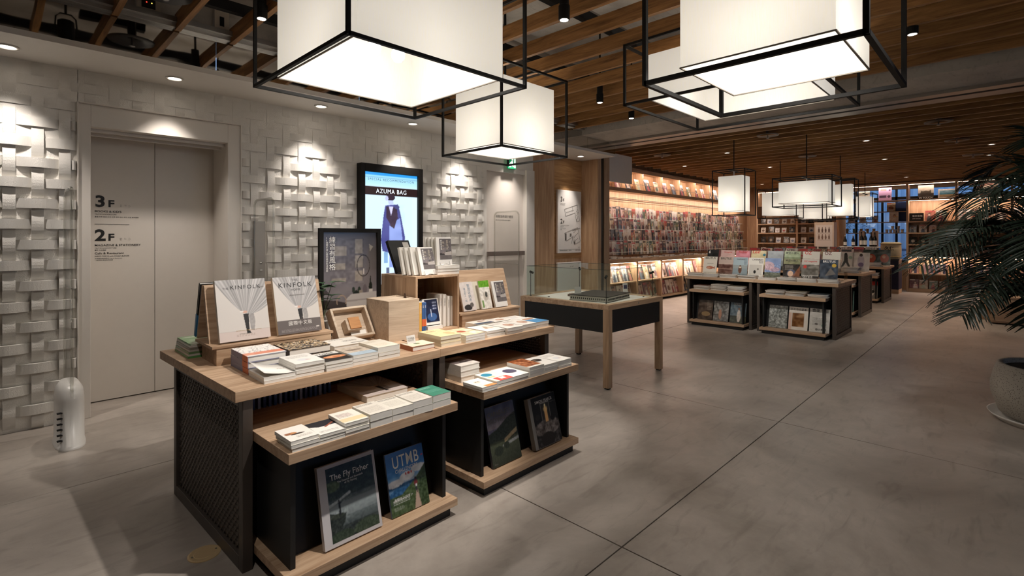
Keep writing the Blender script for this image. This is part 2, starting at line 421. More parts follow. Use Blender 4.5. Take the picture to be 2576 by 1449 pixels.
# ---- service door beside the oak niche
M_door = plain('white_door_paint', 'e2d9d0', .5, noise=.02)
d3 = tag(bx('door_3', M_door, (4.56, 5.30, 4.97, 5.01, .01, 2.235), bevel=.002), 'white emergency door with a grey push bar', 'door', kind='structure')
struct('wall_door_back', M_dark, (4.4, 5.5, 5.05, 5.5, 0, 2.4))
fr = MB(); fr.box(4.48, 4.56, 4.93, 5.06, 0, 2.305).box(5.30, 5.47, 4.90, 5.06, 0, 2.305).box(4.56, 5.30, 4.93, 5.06, 2.235, 2.305)
trm2 = tag(fr.build('trim_2', M_white, bevel=.003), kind='structure')
pb = MB(); pb.box(4.56, 5.28, 4.915, 4.945, 1.10, 1.16).box(4.58, 4.63, 4.945, 4.972, 1.105, 1.155).box(5.21, 5.26, 4.945, 4.972, 1.105, 1.155)
pb.build('push_bar', plain('brown_grey_bar', '8d8078', .35, metal=.5), d3, bevel=.003)
wt(d3, '非緊急時請勿使用', .042, 4.76, 1.62, 4.968); wt(d3, 'Do not use when not urgent', .024, 4.76, 1.58, 4.968)
ex = tag(bx('exit_sign', glow('exit_green', '0d8a5a', .35), (4.885, 5.045, 4.86, 4.885, 2.285, 2.445), bevel=.003), 'green illuminated running man exit sign hung above white door', 'exit sign')
M_exw = glow('exit_white', 'f2fff4', .8)
mw = MB(); mw.prism([(4.955,2.40),(4.985,2.40),(4.985,2.43),(4.955,2.43)], 4.856, 4.859, 'y')
mw.prism([(4.93,2.37),(4.96,2.392),(4.985,2.385),(4.975,2.345),(5.0,2.32),(4.985,2.305),(4.955,2.335),(4.945,2.31),(4.91,2.30),(4.905,2.315),(4.93,2.325),(4.95,2.36),(4.935,2.36),(4.92,2.345),(4.912,2.352)], 4.856, 4.859, 'y')
mw.prism([(5.005,2.30),(5.03,2.30),(5.03,2.43),(5.005,2.43)], 4.856, 4.859, 'y')
mw.build('pictogram', M_exw, ex)
bx('hanger', M_frame, (4.90, 4.908, 4.87, 4.876, 2.445, 2.59), ex); bx('hanger', M_frame, (5.02, 5.028, 4.87, 4.876, 2.445, 2.59), ex)

# ---- oak niche with floor guide boards, pier
nic = tag(bx('wall_niche', M_wallwood, (5.955, 6.75, 5.0, 5.1, 0, 2.62)), kind='structure')
bx('panel', wood('oak_panel_flat', '9c7146', 'cfa473', 'X', .8), (5.955, 6.72, 4.992, 5.0, 1.02, 2.59), nic); bx('panel', M_wallwood, (5.955, 6.72, 4.992, 5.0, .02, 1.017), nic)
pn = tag(bx('wall_oak_panel', M_wallwood, (5.47, 5.95, 4.93, 5.1, 0, 2.62), bevel=.002), kind='structure')
pr = tag(MB().box(6.72, 7.035, 4.69, 5.95, 0, 2.98).build('wall_pier', M_wallwood), kind='structure')
bx('edge_board', M_oakZ, (6.72, 6.80, 4.667, 4.69, 0, 2.98), pr); bx('edge_channel', plain('dark_channel', '2b241e', .4), (6.80, 6.89, 4.68, 4.69, 0, 2.98), pr); bx('edge_board', M_oakZ, (6.89, 7.035, 4.667, 4.69, 0, 2.98), pr)
M_board = plain('white_board', 'ebe6e0', .5)
def guide(z0, z1, label):
    g = tag(bx('guide_board', M_board, (6.06, 6.66, 4.955, 4.985, z0, z1), bevel=.004), label, 'sign', 'white floor guide boards in the oak niche'); return g
g1 = guide(1.105, 2.085, 'white floor guide board with 3F and 2F plans, upper one in oak niche')
yb = 4.953
for zz, n, sub in ((1.905, '3', ('BOOKS & KID\'S', '親子書區 設計')), (1.565, '2', ('MAGAZINE & STATIONERY', '雜誌 文具', 'Cafe & Restaurant', '餐飲'))):
    wt(g1, n, .105, 6.125, zz, yb, bold=.015); wt(g1, 'F', .066, 6.19, zz, yb, bold=.015)
    for i, q in enumerate(sub): wt(g1, q, .018, 6.125, zz - .035 - .022 * i, yb, mat=M_inkg)
pl = MB()
def seg(a, b, w=.004):
    a = Vector(a); b = Vector(b); d = (b - a).normalized(); n = Vector((-d.y, d.x)) * w / 2
    pl.prism([tuple(a + n), tuple(a - n), tuple(b - n), tuple(b + n)][::-1], yb - .001, yb, 'y')
def shape(pts, w=.004):
    for i in range(len(pts)): seg(pts[i], pts[(i+1) % len(pts)], w)
shape([(6.23,1.79),(6.55,1.87),(6.61,1.62),(6.53,1.60),(6.49,1.74),(6.25,1.68)]); seg((6.42,1.84),(6.43,1.76))
for i in range(9): pl.box(6.27 + .022*i, 6.28 + .022*i, yb - .001, yb, 1.735 + .005*i, 1.745 + .005*i)
for i in range(8): pl.box(6.53 + .015*(i % 3), 6.545 + .015*(i % 3), yb - .001, yb, 1.63 + .022*i, 1.64 + .022*i)
shape([(6.23,1.42),(6.56,1.51),(6.63,1.29),(6.48,1.24),(6.42,1.36),(6.26,1.29)]); seg((6.43,1.46),(6.62,1.50), .006); seg((6.44,1.38),(6.40,1.25), .006)
pl.box(6.235, 6.275, yb - .001, yb, 1.31, 1.41).box(6.36, 6.40, yb - .001, yb, 1.37, 1.41)
for i in range(10): pl.box(6.46 + .03*(i % 4), 6.475 + .03*(i % 4), yb - .001, yb, 1.27 + .02*i, 1.28 + .02*i)
pl.prism([(6.46,1.25),(6.50,1.25),(6.49,1.33)], yb - .001, yb, 'y')
pl.build('floor_plan', M_inkg, g1)
bx('rule', M_ink, (6.10, 6.63, yb - .001, yb, 1.165, 1.167), g1)
wt(g1, 'TSUTAYA BOOKSTORE', .018, 6.11, 1.14, yb, bold=.01); wt(g1, '蔦屋書店', .018, 6.33, 1.14, yb); wt(g1, 'WIRED TOKYO', .018, 6.50, 1.14, yb, bold=.01); wt(g1, '出入口', .018, 6.57, 1.185, yb)
g2 = guide(.10, .96, 'white floor guide board below the 3F board, seen through the glass case')
wt(g2, '出入口', .018, 6.57, .93, yb); wt(g2, '2F MAP', .03, 6.36, .88, yb, mat=M_inkg)
gp = tag(bx('bulkhead_panel', plain('grey_panel', 'e6dfd7', .6), (7.04, 7.75, 4.68, 4.72, 2.27, 2.74), bevel=.003), 'flat grey bulkhead panel hung beside the oak pier', 'panel')
MB().tube([(7.2, 4.74, 2.86), (8.2, 4.9, 2.86)], .05, 8).build('duct_pipe', M_white, gp)

# ---- soffit, mirror upstand, rail, near ceiling
sof = tag(bx('ceiling_soffit', M_white, (-5, 6.72, 4.35, 5.0, 2.592, 2.63)), kind='structure')
m, nt, b = newmat('polished_steel'); b.inputs['Metallic'].default_value = 1; b.inputs['Base Color'].default_value = (.62, .6, .57, 1); b.inputs['Roughness'].default_value = .04
tc = N(nt, 'ShaderNodeTexCoord'); nz = N(nt, 'ShaderNodeTexNoise'); nz.inputs['Scale'].default_value = 2.2; nt.links.new(tc.outputs['Object'], nz.inputs[0])
bp = N(nt, 'ShaderNodeBump'); bp.inputs['Strength'].default_value = .12; bp.inputs['Distance'].default_value = .03; nt.links.new(nz.outputs['Fac'], bp.inputs['Height']); nt.links.new(bp.outputs[0], b.inputs['Normal'])
M_mirror = m
for i in range(9):
    x0 = -3.6 + 1.2 * i
    bx('mirror_panel', M_mirror, (x0 + .002, min(6.72, x0 + 1.198), 4.35, 4.37, 2.63, 2.87), sof)
tag(bx('trim_3', M_alu, (-5, 6.72, 4.30, 4.37, 2.865, 2.90), bevel=.002), kind='structure')
tag(bx('trim_4', M_alu, (-5, 6.72, 4.26, 4.30, 2.89, 2.93), bevel=.002), kind='structure')
ceil = tag(bx('ceiling', M_conc, (-5, 17.2, -8, 6.3, 3.55, 3.75)), kind='structure')
struct('wall_above_soffit', M_conc, (-5, 6.72, 4.40, 4.9, 2.90, 3.55))
me_slat = MB().box(-.018, .018, -8, 4.335, 0, .115).mesh('ceiling_slat', M_slat)
for k in range(-7, 14):
    obj('ceiling_slat', me_slat, ceil, (.944 + .3625 * k, 0, 2.852))
for y in (4.05, 3.2, 2.3, 1.4, .4, -.8, -2.2, -3.8):
    bx('black_joist', M_dark, (-5, 5.8, y - .025, y + .025, 2.985, 3.06), ceil)
# pipes and service boxes in the void
for y, r, z, c in ((3.7, .05, 3.35, 'a79f95'), (2.75, .03, 3.4, '8f877e'), (1.0, .06, 3.3, '8d8983'), (-1.6, .05, 3.3, '8d8983')):
    p = tag(MB().tube([(-5, y, z), (5.8, y, z)], r, 10).build('service_pipe', plain('pipe_' + c, c, .5), smooth=True), 'grey service pipe running above the ceiling slats', 'pipe', 'service pipes above the slats')
sb = tag(bx('service_box', plain('beige_box', 'cfc4b4', .5), (.70, .84, 4.34, 4.40, 2.94, 3.08)), 'small beige service box with status lights above the slats', 'service box')
bx('status_panel', M_dark, (.73, .81, 4.335, 4.34, 2.965, 3.045), sb); bx('status_light', glow('red_led', 'ff4030', 2), (.755, .761, 4.332, 4.335, 3.0, 3.006), sb); bx('status_light', glow('yellow_led', 'ffe060', 2), (.785, .791, 4.332, 4.335, 3.0, 3.006), sb)
sb2 = tag(bx('service_box', plain('beige_box', 'cfc4b4', .5), (1.19, 1.29, 4.35, 4.40, 2.93, 3.10)), 'small white wall box with dark window above the slats', 'service box'); bx('window', M_dark, (1.225, 1.255, 4.345, 4.35, 2.98, 3.05), sb2)
# concrete beam and roller shutter case, far ceiling
struct('ceiling_beam', M_conc, (5.86, 6.55, -8, 6.3, 2.80, 3.55))
sh = tag(bx('trim_5', plain('shutter_case', '9b938a', .35, metal=.5), (6.55, 6.98, -8, 4.66, 2.765, 2.95), bevel=.003), kind='structure')
bx('shutter_slot', M_dark, (6.70, 6.76, -8, 4.6, 2.763, 2.768), sh)
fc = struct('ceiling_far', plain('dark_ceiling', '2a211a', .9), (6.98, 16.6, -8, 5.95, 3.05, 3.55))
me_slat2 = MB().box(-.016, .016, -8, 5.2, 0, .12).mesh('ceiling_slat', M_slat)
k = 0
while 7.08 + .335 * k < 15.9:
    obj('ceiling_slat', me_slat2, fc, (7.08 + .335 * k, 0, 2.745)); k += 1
# hidden back and side enclosure
struct('wall_back', M_white, (-5.1, -5, -8, 6.3, 0, 3.55))
wr = MB(); wr.box(-5, 5, -8.1, -8, 0, 3.55).box(8, 17.2, -8.1, -8, 0, 3.55).box(5, 8, -8.1, -8, 2.7, 3.55).box(5, 8, -8.1, -8, 0, .6)
tag(wr.build('wall_right', M_white), kind='structure'); struct('window_2', M_glass, (5, 8, -8.06, -8.04, .6, 2.7)); struct('wall_end', M_white, (17.2, 17.3, -8, 1.8, 0, 2.3))
struct('wall_magazine', M_wallwood, (7.0, 16.6, 5.86, 6.0, 0, 3.55))

def disc(name, x, y, z, r, label, group, mat, stem=None):
    d = empty(name, (x, y, z), label, 'sprinkler', group=group)
    MB().lathe([(r, .012), (r*.97, 0), (r*.2, .03), (.02, .03)], 32, cap=False).build('plate', mat, d, smooth=True)
    MB().lathe([(.012, -.035), (.022, -.03), (.006, -.022), (.006, .03)], 12).build('sprinkler_head', M_alu, d, smooth=True)
    MB().tube([(0, 0, .03), (0, 0, stem or .28)], .028, 10).build('pipe', mat, d)
    return d
M_disc = plain('black_disc', '26221f', .4)
disc('sprinkler', .762, 3.8, 2.876, .15, 'black sprinkler with wide round heat plate above the woven wall', None, M_disc, .5)
for i, (x, y) in enumerate(((7.42, 2.37), (9.8, 2.49), (7.97, 4.23), (8.0, .62), (9.7, .55), (11.6, .45), (8.3, -1.2))):
    disc('sprinkler', x, y, 2.738, .14, 'brown sprinkler with round heat plate under the far slat ceiling', 'sprinklers under the far slat ceiling', plain('brown_disc', '5a4a3b', .45), .3)
# ================================================================ lamps
def spot(parent, loc, energy, size, blend=.5, col=(1, .92, .85), aim=None, radius=.03):
    l = bpy.data.lights.new('spot', 'SPOT'); l.energy = energy; l.spot_size = R(size); l.spot_blend = blend; l.color = col; l.shadow_soft_size = radius
    o = bpy.data.objects.new('spot_beam', l); C.objects.link(o); o.parent = parent; o.location = loc
    if aim is not None: o.rotation_euler = (Vector(aim)).to_track_quat('-Z', 'Y').to_euler()
    return o
M_led = glow('downlight_glow', 'fff3e2', 14)
def downlight(x, y, z, label, group, e=30, size=70, col=(1, .915, .84), r=.045, aim=(0, 0, -1)):
    d = empty('downlight', (x, y, z), label, 'downlight', group=group)
    MB().lathe([(r*1.35, -.001), (r*1.35, -.006), (r, -.006), (r, .03)], 24, cap=False).build('trim_ring', M_white, d, smooth=True)
    MB().lathe([(.001, 0), (r*.95, 0)], 20, cap=False).build('lens', M_led, d)
    spot(d, (0, 0, -.015), e, size, 1.0 if size < 80 else .7, col, aim, .03 if size < 80 else .014)
    if z > 2.7: MB().tube([(0, 0, .03), (0, 0, 3.05 - z)], r, 12).build('can', M_frame, d)
    return d
for x, y in ((.067, 4.66), (.995, 4.66), (2.176, 4.66), (3.21, 4.66), (4.05, 4.66), (4.95, 4.66), (6.3, 4.70)):
    nm = {.067: 'left of the lift', .995: 'over the lift doors', 2.176: 'between lift and screen', 3.21: 'over the screen', 4.05: 'between screen and white door', 4.95: 'over the white door', 6.3: 'over the oak niche'}[x]
    downlight(x, y, 2.590, 'round recessed downlight in the white soffit ' + nm, 'soffit downlights', 60 if x < 6 else 60, 74 if x < 6 else 54, aim=(0, .15, -1))
for i, (x, y) in enumerate(((8.61, 3.38), (8.76, 1.50), (12.1, .25), (11.17, 1.62), (10.97, 3.45), (9.73, 4.61), (14.8, 1.74), (14.34, 4.7), (10.5, .2), (13.6, 3.3), (12.2, 4.6))):
    downlight(round((x - 7.08) / .335 - .5) * .335 + 7.08 + .1675, y, 2.762, 'small round downlight between the far ceiling slats', 'far ceiling downlights', 34, 95, (1, .80, .62), .034)

M_bulb = glow('bulb_glow', 'fffaf0', 14)
M_shade, nt, b = newmat('shade_fabric'); nt.nodes.remove(b)
tc = N(nt, 'ShaderNodeTexCoord'); mp = N(nt, 'ShaderNodeMapping'); mp.inputs['Scale'].default_value = (220, 220, 14); nt.links.new(tc.outputs['Object'], mp.inputs[0])
nz = N(nt, 'ShaderNodeTexNoise'); nz.inputs['Scale'].default_value = 1; nt.links.new(mp.outputs[0], nz.inputs[0])
mx = N(nt, 'ShaderNodeMix', props={'data_type': 'RGBA'}); mx.inputs[6].default_value = (*lin('e3ded4'), 1); mx.inputs[7].default_value = (*lin('f3efe7'), 1)
nt.links.new(nz.outputs['Fac'], mx.inputs[0])
df = N(nt, 'ShaderNodeBsdfDiffuse'); tl_ = N(nt, 'ShaderNodeBsdfTranslucent'); em = N(nt, 'ShaderNodeEmission'); em.inputs[1].default_value = .27  # even emission in the fabric stands in for light bouncing inside the shade
ms_ = N(nt, 'ShaderNodeMixShader'); ms_.inputs[0].default_value = .28; ad = N(nt, 'ShaderNodeAddShader')
for n_ in (df, tl_, em): nt.links.new(mx.outputs[2], n_.inputs[0])
nt.links.new(df.outputs[0], ms_.inputs[1]); nt.links.new(tl_.outputs[0], ms_.inputs[2]); nt.links.new(ms_.outputs[0], ad.inputs[0]); nt.links.new(em.outputs[0], ad.inputs[1])
nt.links.new(ad.outputs[0], nt.nodes['Material Output'].inputs[0])
def pendant(x0, x1, y0, y1, z0, z1, inset, sz0, sz1, label, bar=.018, ztop=3.55, bulbs=3, light=0, group='box frame pendant lamps'):
    cx, cy = (x0+x1)/2, (y0+y1)/2; hx, hy = (x1-x0)/2, (y1-y0)/2
    L = empty('pendant_lamp', (cx, cy, z0), label, 'pendant lamp', group=group)
    h = z1 - z0; b = bar
    f = MB()
    for sx in (-1, 1):
        for sy in (-1, 1):
            f.box(sx*hx - b/2, sx*hx + b/2, sy*hy - b/2, sy*hy + b/2, 0, h)
    for z in (b/2, h - b/2):
        for s in (-1, 1):
            f.box(-hx, hx, s*hy - b/2, s*hy + b/2, z - b/2, z + b/2); f.box(s*hx - b/2, s*hx + b/2, -hy, hy, z - b/2, z + b/2)
    f.build('frame', M_frame, L)
    MB().box(-hx, hx, -b/2, b/2, h - b, h).box(-b/2, b/2, -hy, hy, h - b, h).build('cross_bar', M_frame, L)
    if ztop: MB().tube([(0, 0, h), (0, 0, ztop - z0)], b * .6, 8).build('stem', M_frame, L)
    ix, iy = hx - inset, hy - inset; a0, a1 = sz0 - z0, sz1 - z0; t = .004
    q = MB()
    vs = lambda z: [(-ix, -iy, z), (ix, -iy, z), (ix, iy, z), (-ix, iy, z)]
    q.add(vs(a0) + vs(a1), [(0, 1, 5, 4), (1, 2, 6, 5), (2, 3, 7, 6), (3, 0, 4, 7)]).build('shade', M_shade, L)
    hm = MB(); w = .006
    for s_ in (-1, 1):
        hm.box(-ix - .002, ix + .002, s_*iy - .004, s_*iy + .004, a0 - w, a0); hm.box(s_*ix - .004, s_*ix + .004, -iy, iy, a0 - w, a0)
    hm.build('hem', plain('shade_hem', '8f877b', .7), L)
    zb = a0 + (a1 - a0) * .35
    for i in range(bulbs):
        an = 2 * math.pi * i / max(1, bulbs) + .5; r = .2 * min(ix, iy) if bulbs > 1 else 0
        bb = obj('bulb', ME_BULB, L, (r * math.cos(an), r * math.sin(an), zb))
    MB().tube([(0, 0, zb + .05), (0, 0, h)], .008, 6).build('bulb_rod', M_alu, L)
    ar = MB()
    for i in range(bulbs):
        an = 2 * math.pi * i / max(1, bulbs) + .5; r = .2 * min(ix, iy) if bulbs > 1 else 0
        ar.tube([(0, 0, zb + .06), (r*math.cos(an), r*math.sin(an), zb + .045)], .006, 5)
    ar.build('bulb_arm', M_alu, L)
    if light:
        p = bpy.data.lights.new('bulb_light', 'POINT'); p.energy = light; p.color = (1, .95, .89); p.shadow_soft_size = .12
        o = bpy.data.objects.new('bulb_light', p); C.objects.link(o); o.parent = L; o.location = (0, 0, zb - .1)
    return L
ME_BULB = MB().lathe([(.001, -.045), (.022, -.04), (.04, -.015), (.042, .005), (.034, .028), (.016, .045), (.014, .06), (.001, .06)], 14, cap=False).mesh('bulb', M_bulb, True)
pendant(1.105, 2.255, 2.10, 3.245, 2.25, 2.83, .095, 2.31, 2.80, 'large square fabric pendant lamp in black frame over the near book table', light=14)
pendant(2.94, 3.80, 3.0, 3.78, 2.10, 2.83, .085, 2.155, 2.74, 'tall cube fabric pendant lamp in black frame in front of the screen wall', light=9)
pendant(2.38, 3.36, .40, 1.36, 2.14, 2.84, .13, 2.235, 2.80, 'wide fabric pendant lamp in thick black frame, overlapping the flat lamp beside the concrete beam', .022, light=11)
pendant(3.42, 4.70, .84, 2.13, 2.365, 2.84, .13, 2.42, 2.76, 'flat wide fabric pendant lamp in black frame, next to the concrete beam', light=11)
for nm, cx, cy, hx, hy, z0, z1, a0, a1, lab in (
    ('A', 7.62, 2.90, .21, .23, 1.665, 2.33, 1.73, 2.24, 'tall narrow fabric pendant lamp nearest to the magazine wall, over the first magazine table'),
    ('B', 7.75, 1.98, .25, .355, 1.76, 2.16, 1.815, 2.10, 'wide flat fabric pendant lamp over the first magazine table'),
    ('C', 10.4, 2.13, .15, .24, 1.665, 2.36, 1.73, 2.27, 'tall fabric pendant lamp over the second magazine table, towards the aisle'),
    ('D', 10.3, 3.07, .22, .33, 1.70, 2.25, 1.76, 2.18, 'wide fabric pendant lamp over the second magazine table, towards the oak wall'),
    ('E', 13.17, 2.24, .30, .18, 1.73, 2.29, 1.80, 2.22, 'fabric pendant lamp over the third magazine table, towards the aisle'),
    ('F', 13.2, 3.20, .25, .35, 1.73, 2.20, 1.78, 2.12, 'fabric pendant lamp over the third magazine table, towards the oak wall')):
    pendant(cx-hx, cx+hx, cy-hy, cy+hy, z0, z1, .06, a0, a1, lab, .012, 3.05, 1, light=1.9)

# black cylinder spots between the near slats
def track_spot(x, y, z, label, e, aim, size=50, blend=.45, group='black cylinder spotlights between the slats'):
    t = empty('cylinder_spotlight', (x, y, z), label, 'spotlight', group=group)
    MB().lathe([(.032, 0), (.036, .004), (.036, .09), (.03, .095), (.03, .2)], 20).build('body', M_frame, t, smooth=False)
    MB().lathe([(.001, -.001), (.027, -.001)], 18, cap=False).build('lens', M_led, t)
    MB().tube([(0, 0, .2), (0, 0, 3.55 - z)], .01, 6).build('stem', M_frame, t)
    spot(t, (0, 0, -.012), e, size, blend, (1, .93, .86), aim, .025)
TS = 'black cylinder spotlight hanging between the oak slats '
track_spot(2.56, 2.04, 2.74, TS + 'over the second book table', 110, (-.12, .45, -1.9))
track_spot(4.45, 3.07, 2.76, TS + 'over the glass case', 60, (.05, -.15, -1.9))
track_spot(1.62, 1.25, 2.80, TS + 'in front of the first book table', 165, (-.3, 1.05, -1.9))
track_spot(1.25, 3.55, 2.80, TS + 'behind the first book table', 40, (.1, -.8, -1.9))
track_spot(2.9, .15, 2.80, TS + 'over the aisle', 36, (-1.1, .7, -2.5), 70, .9)
track_spot(.15, 1.2, 2.80, TS + 'near the lift side', 40, (.1, 1.2, -2.4), 75, .8)
track_spot(4.6, .5, 2.80, TS + 'before the concrete beam', 30, (.5, .2, -2.4), 70, .8)
track_spot(5.45, 1.9, 2.80, TS + 'added to light the magazines, aisle side', 130, (2.45, .1, -1.85), 44, .8)  # added lamp, brightens the magazine fronts towards the aisle
track_spot(5.45, 3.3, 2.80, TS + 'added to light the magazines, oak wall side', 130, (2.45, -.1, -1.85), 44, .8)  # added lamp too, for the magazine fronts nearer the oak wall
# big pendant spotlight with a yoke, above the soffit
ps = empty('yoke_spotlight', (.377, 3.75, 2.77), 'black theatre style spotlight with yoke above the woven wall', 'spotlight')
MB().lathe([(.042, 0), (.045, .005), (.045, .16), (.03, .17)], 20).build('body', M_frame, ps); MB().lathe([(.001, .002), (.038, .002)], 18, cap=False).build('lens', M_led, ps)
MB().tube([(-.055, 0, .08), (-.055, 0, .19), (-.03, 0, .22), (.03, 0, .22), (.055, 0, .19), (.055, 0, .08)], .006, 6).build('yoke', M_frame, ps); MB().tube([(0, 0, .22), (0, 0, .78)], .008, 6).build('stem', M_frame, ps)
tb = tag(bx('track_box', M_frame, (.45, .85, 3.72, 3.78, 2.99, 3.04)), 'black lighting track adapter above the woven wall', 'track')
# ================================================================ pictures on covers
def pic_drape(band=False, nx=156, ny=204):
    p = Pic(nx, ny, 'd9d3cd'); U, V = p.U, p.V
    p.rect(0, 0, 1, .15, 'd8c9c2').rect(0, .15, 1, .157, 'c4bab3')
    gx, gy = .53, .45
    left = np.where(V > gy, gx - .04 - (gx - .04) * np.clip((V - gy) / .5, 0, 1) ** .8, 9)
    right_low = gy - .05 + .13 * np.clip((U - gx) / .47, 0, 1) ** 2
    m = ((U > left) & (U < gx + .05) & (V > gy)) | ((U >= gx) & (V > right_low))
    ang = np.arctan2(U - gx, V - gy + .12)
    f = .5 + .5 * np.sin(ang * 84 + 4 * np.sin(ang * 5)); f2 = .5 + .5 * np.sin(ang * 33 + 3 * np.sin(ang * 7))
    sh = (.57 + .12 * f + .12 * f2)[..., None] * np.array([1.0, .985, .98])
    p.c = np.where(m[..., None], sh, p.c)
    p.poly([(.49,.42),(.60,.42),(.585,.13),(.53,.13)], '2b2a2b'); p.poly([(.60,.42),(.70,.42),(.72,.30),(.69,.14),(.62,.15)], 'a7a3a1'); p.noise(3, 26, .05, ((U > .6) & (U < .72) & (V > .14) & (V < .42)).astype(float))
    p.ell(.53, .455, .05, .022, 'd8b09e'); p.rect(.43, .45, .5, .475, 'e9e4e0'); p.poly([(.535,.14),(.60,.14),(.615,.10),(.53,.10)], '20201f')
    if band: p.rect(0, 0, 1, .235, '6c6462'); p.ell(.57, .2, .03, .1, '4f4846', .7); p.lines(.08, .03, .9, .085, 3, 'b5aeaa', 4, .6); p.rect(.88, .07, .95, .09, 'd8d2cc')
    else: p.lines(.33, .06, .70, .10, 2, 'a58f86', 2, .6)
    return p.done()
def pic_fisher(nx=96, ny=118):
    p = Pic(nx, ny, '2c3432'); U, V = p.U, p.V
    p.grad(0, '262b28', .18, '363d3a').grad(.18, '4a5353', .42, '8b9698').grad(.42, '8d999b', .56, '4c5655').grad(.56, '2f3a34', 1, '1d2520')
    p.noise(1, 30, .06, (V < .42).astype(float)); p.noise(2, 18, .07, (V > .52).astype(float)); p.noise(9, 60, .05, (V > .52).astype(float))
    p.poly([(0,.51),(.2,.545),(.45,.615),(.46,.575),(.3,.54),(.15,.50),(0,.47)], 'b4bcbd'); p.put((V < .50) & (V > .30), 'aab4b6', .35); p.noise(5, 60, .10, ((V > .48) & (V < .62) & (U < .5)).astype(float))
    p.ell(.10, .74, .16, .07, '4b5a38'); p.noise(7, 40, .12, ((V > .66) & (V < .84) & (U < .35)).astype(float))
    p.poly([(0,.40),(.12,.36),(.33,.34),(.30,.24),(.15,.12),(0,.08)], '2b312b'); p.ell(.15, .33, .14, .035, '3b4136'); p.noise(8, 44, .10, ((V < .4) & (U < .4)).astype(float))
    p.ell(.75, .06, .3, .10, '3a4634'); p.ell(.2, .04, .25, .09, '34402f'); p.noise(11, 50, .09, (V < .15).astype(float))
    p.poly([(.18,.51),(.235,.51),(.23,.44),(.225,.34),(.185,.33),(.195,.42)], '1b1d1e'); p.ell(.205, .525, .017, .016, '1b1d1e'); p.poly([(.22,.49),(.27,.515),(.27,.505),(.22,.47)], '24282a')
    return p.done()
def pic_trail(nx=80, ny=106):
    p = Pic(nx, ny, '2a5da8'); U, V = p.U, p.V
    p.grad(.6, '4f8ccb', 1, '1f4d95').grad(.45, 'dfe4ea', .6, '5d97cf').grad(.36, '5b7896', .47, '2f5c8a').grad(0, '2b3822', .36, '40502d')
    p.ell(.18, .50, .22, .06, 'e9e9ea').ell(.5, .56, .2, .07, 'eef0f1').ell(.82, .63, .2, .06, 'e3e7ea'); p.noise(3, 12, .09, ((V > .42) & (V < .7)).astype(float))
    p.poly([(0,.36),(.3,.46),(.55,.40),(1,.36),(1,.3),(0,.3)], '2b557f'); p.poly([(0,.16),(.4,.34),(.7,.47),(1,.66),(1,0),(0,0)], '46562f')
    p.poly([(.72,.3),(1,.66),(1,0),(.7,.0)], '3a4a2a'); p.noise(4, 34, .10, (V < .5).astype(float))
    p.poly([(.60,0),(.78,0),(.73,.28),(.69,.28)], 'b7a08e'); p.ell(.70, .40, .045, .06, '7c2f33'); p.ell(.70, .475, .022, .022, '33221d'); p.rect(.675, .27, .70, .36, '33323a'); p.rect(.705, .24, .73, .36, '3a3230'); p.rect(.69, .34, .73, .38, 'd5d5d8')
    p.lines(.08, .17, .5, .25, 3, 'e8e8e4', 5, .8).lines(.08, .08, .34, .15, 4, 'c9cbc4', 6, .6); p.rect(.93, .80, .97, .825, 'd23b38'); p.lines(.3, .63, .82, .665, 2, 'd6e2ee', 8, .7)
    return p.done()
def pic_park(nx=76, ny=104):
    p = Pic(nx, ny, '77728a'); U, V = p.U, p.V
    p.grad(.62, '9a8f95', 1, '58607c').grad(0, '33382c', .42, '4e5440'); p.noise(2, 9, .07, (V > .55).astype(float))
    p.poly([(0,.55),(.3,.60),(.7,.74),(1,.80),(1,.40),(0,.40)], '363d33'); p.noise(4, 40, .06, ((V > .4) & (V < .8)).astype(float))
    p.poly([(.5,.40),(.98,.53),(.98,.46),(.5,.34)], 'b4a07c'); p.noise(5, 50, .1, ((U > .5) & (V > .35) & (V < .53)).astype(float)); p.poly([(.4,.31),(1,.38),(1,.33),(.45,.27)], '8b8d8c')
    p.ell(.26, .24, .15, .08, '2a3026').ell(.55, .29, .10, .06, '2d3328'); p.noise(7, 50, .05, (V < .4).astype(float))
    return p.done()
def pic_candle(nx=84, ny=96):
    p = Pic(nx, ny, '1a1917'); U, V = p.U, p.V
    p.grad(0, '3a3532', .45, '262321'); p.ell(.5, .35, .55, .16, '6d645f'); p.noise(3, 16, .17, (V < .5).astype(float)); p.noise(4, 36, .12, (V < .5).astype(float)); p.ell(.45, .12, .3, .14, '27211d')
    p.rect(.33, .44, .70, .86, '45403c', .6); p.rect(.33, .44, .345, .86, '9a938d'); p.rect(.685, .44, .70, .86, '9a938d'); p.rect(.33, .845, .7, .86, 'b4ada6')
    p.rect(.46, .46, .585, .74, 'efb878'); p.ell(.52, .77, .03, .055, 'fff0c2'); p.ell(.52, .72, .09, .06, 'f7d08d', .6); p.ell(.76, .50, .09, .06, '15110f'); p.ell(.16, .60, .1, .06, '2a2725')
    return p.done()
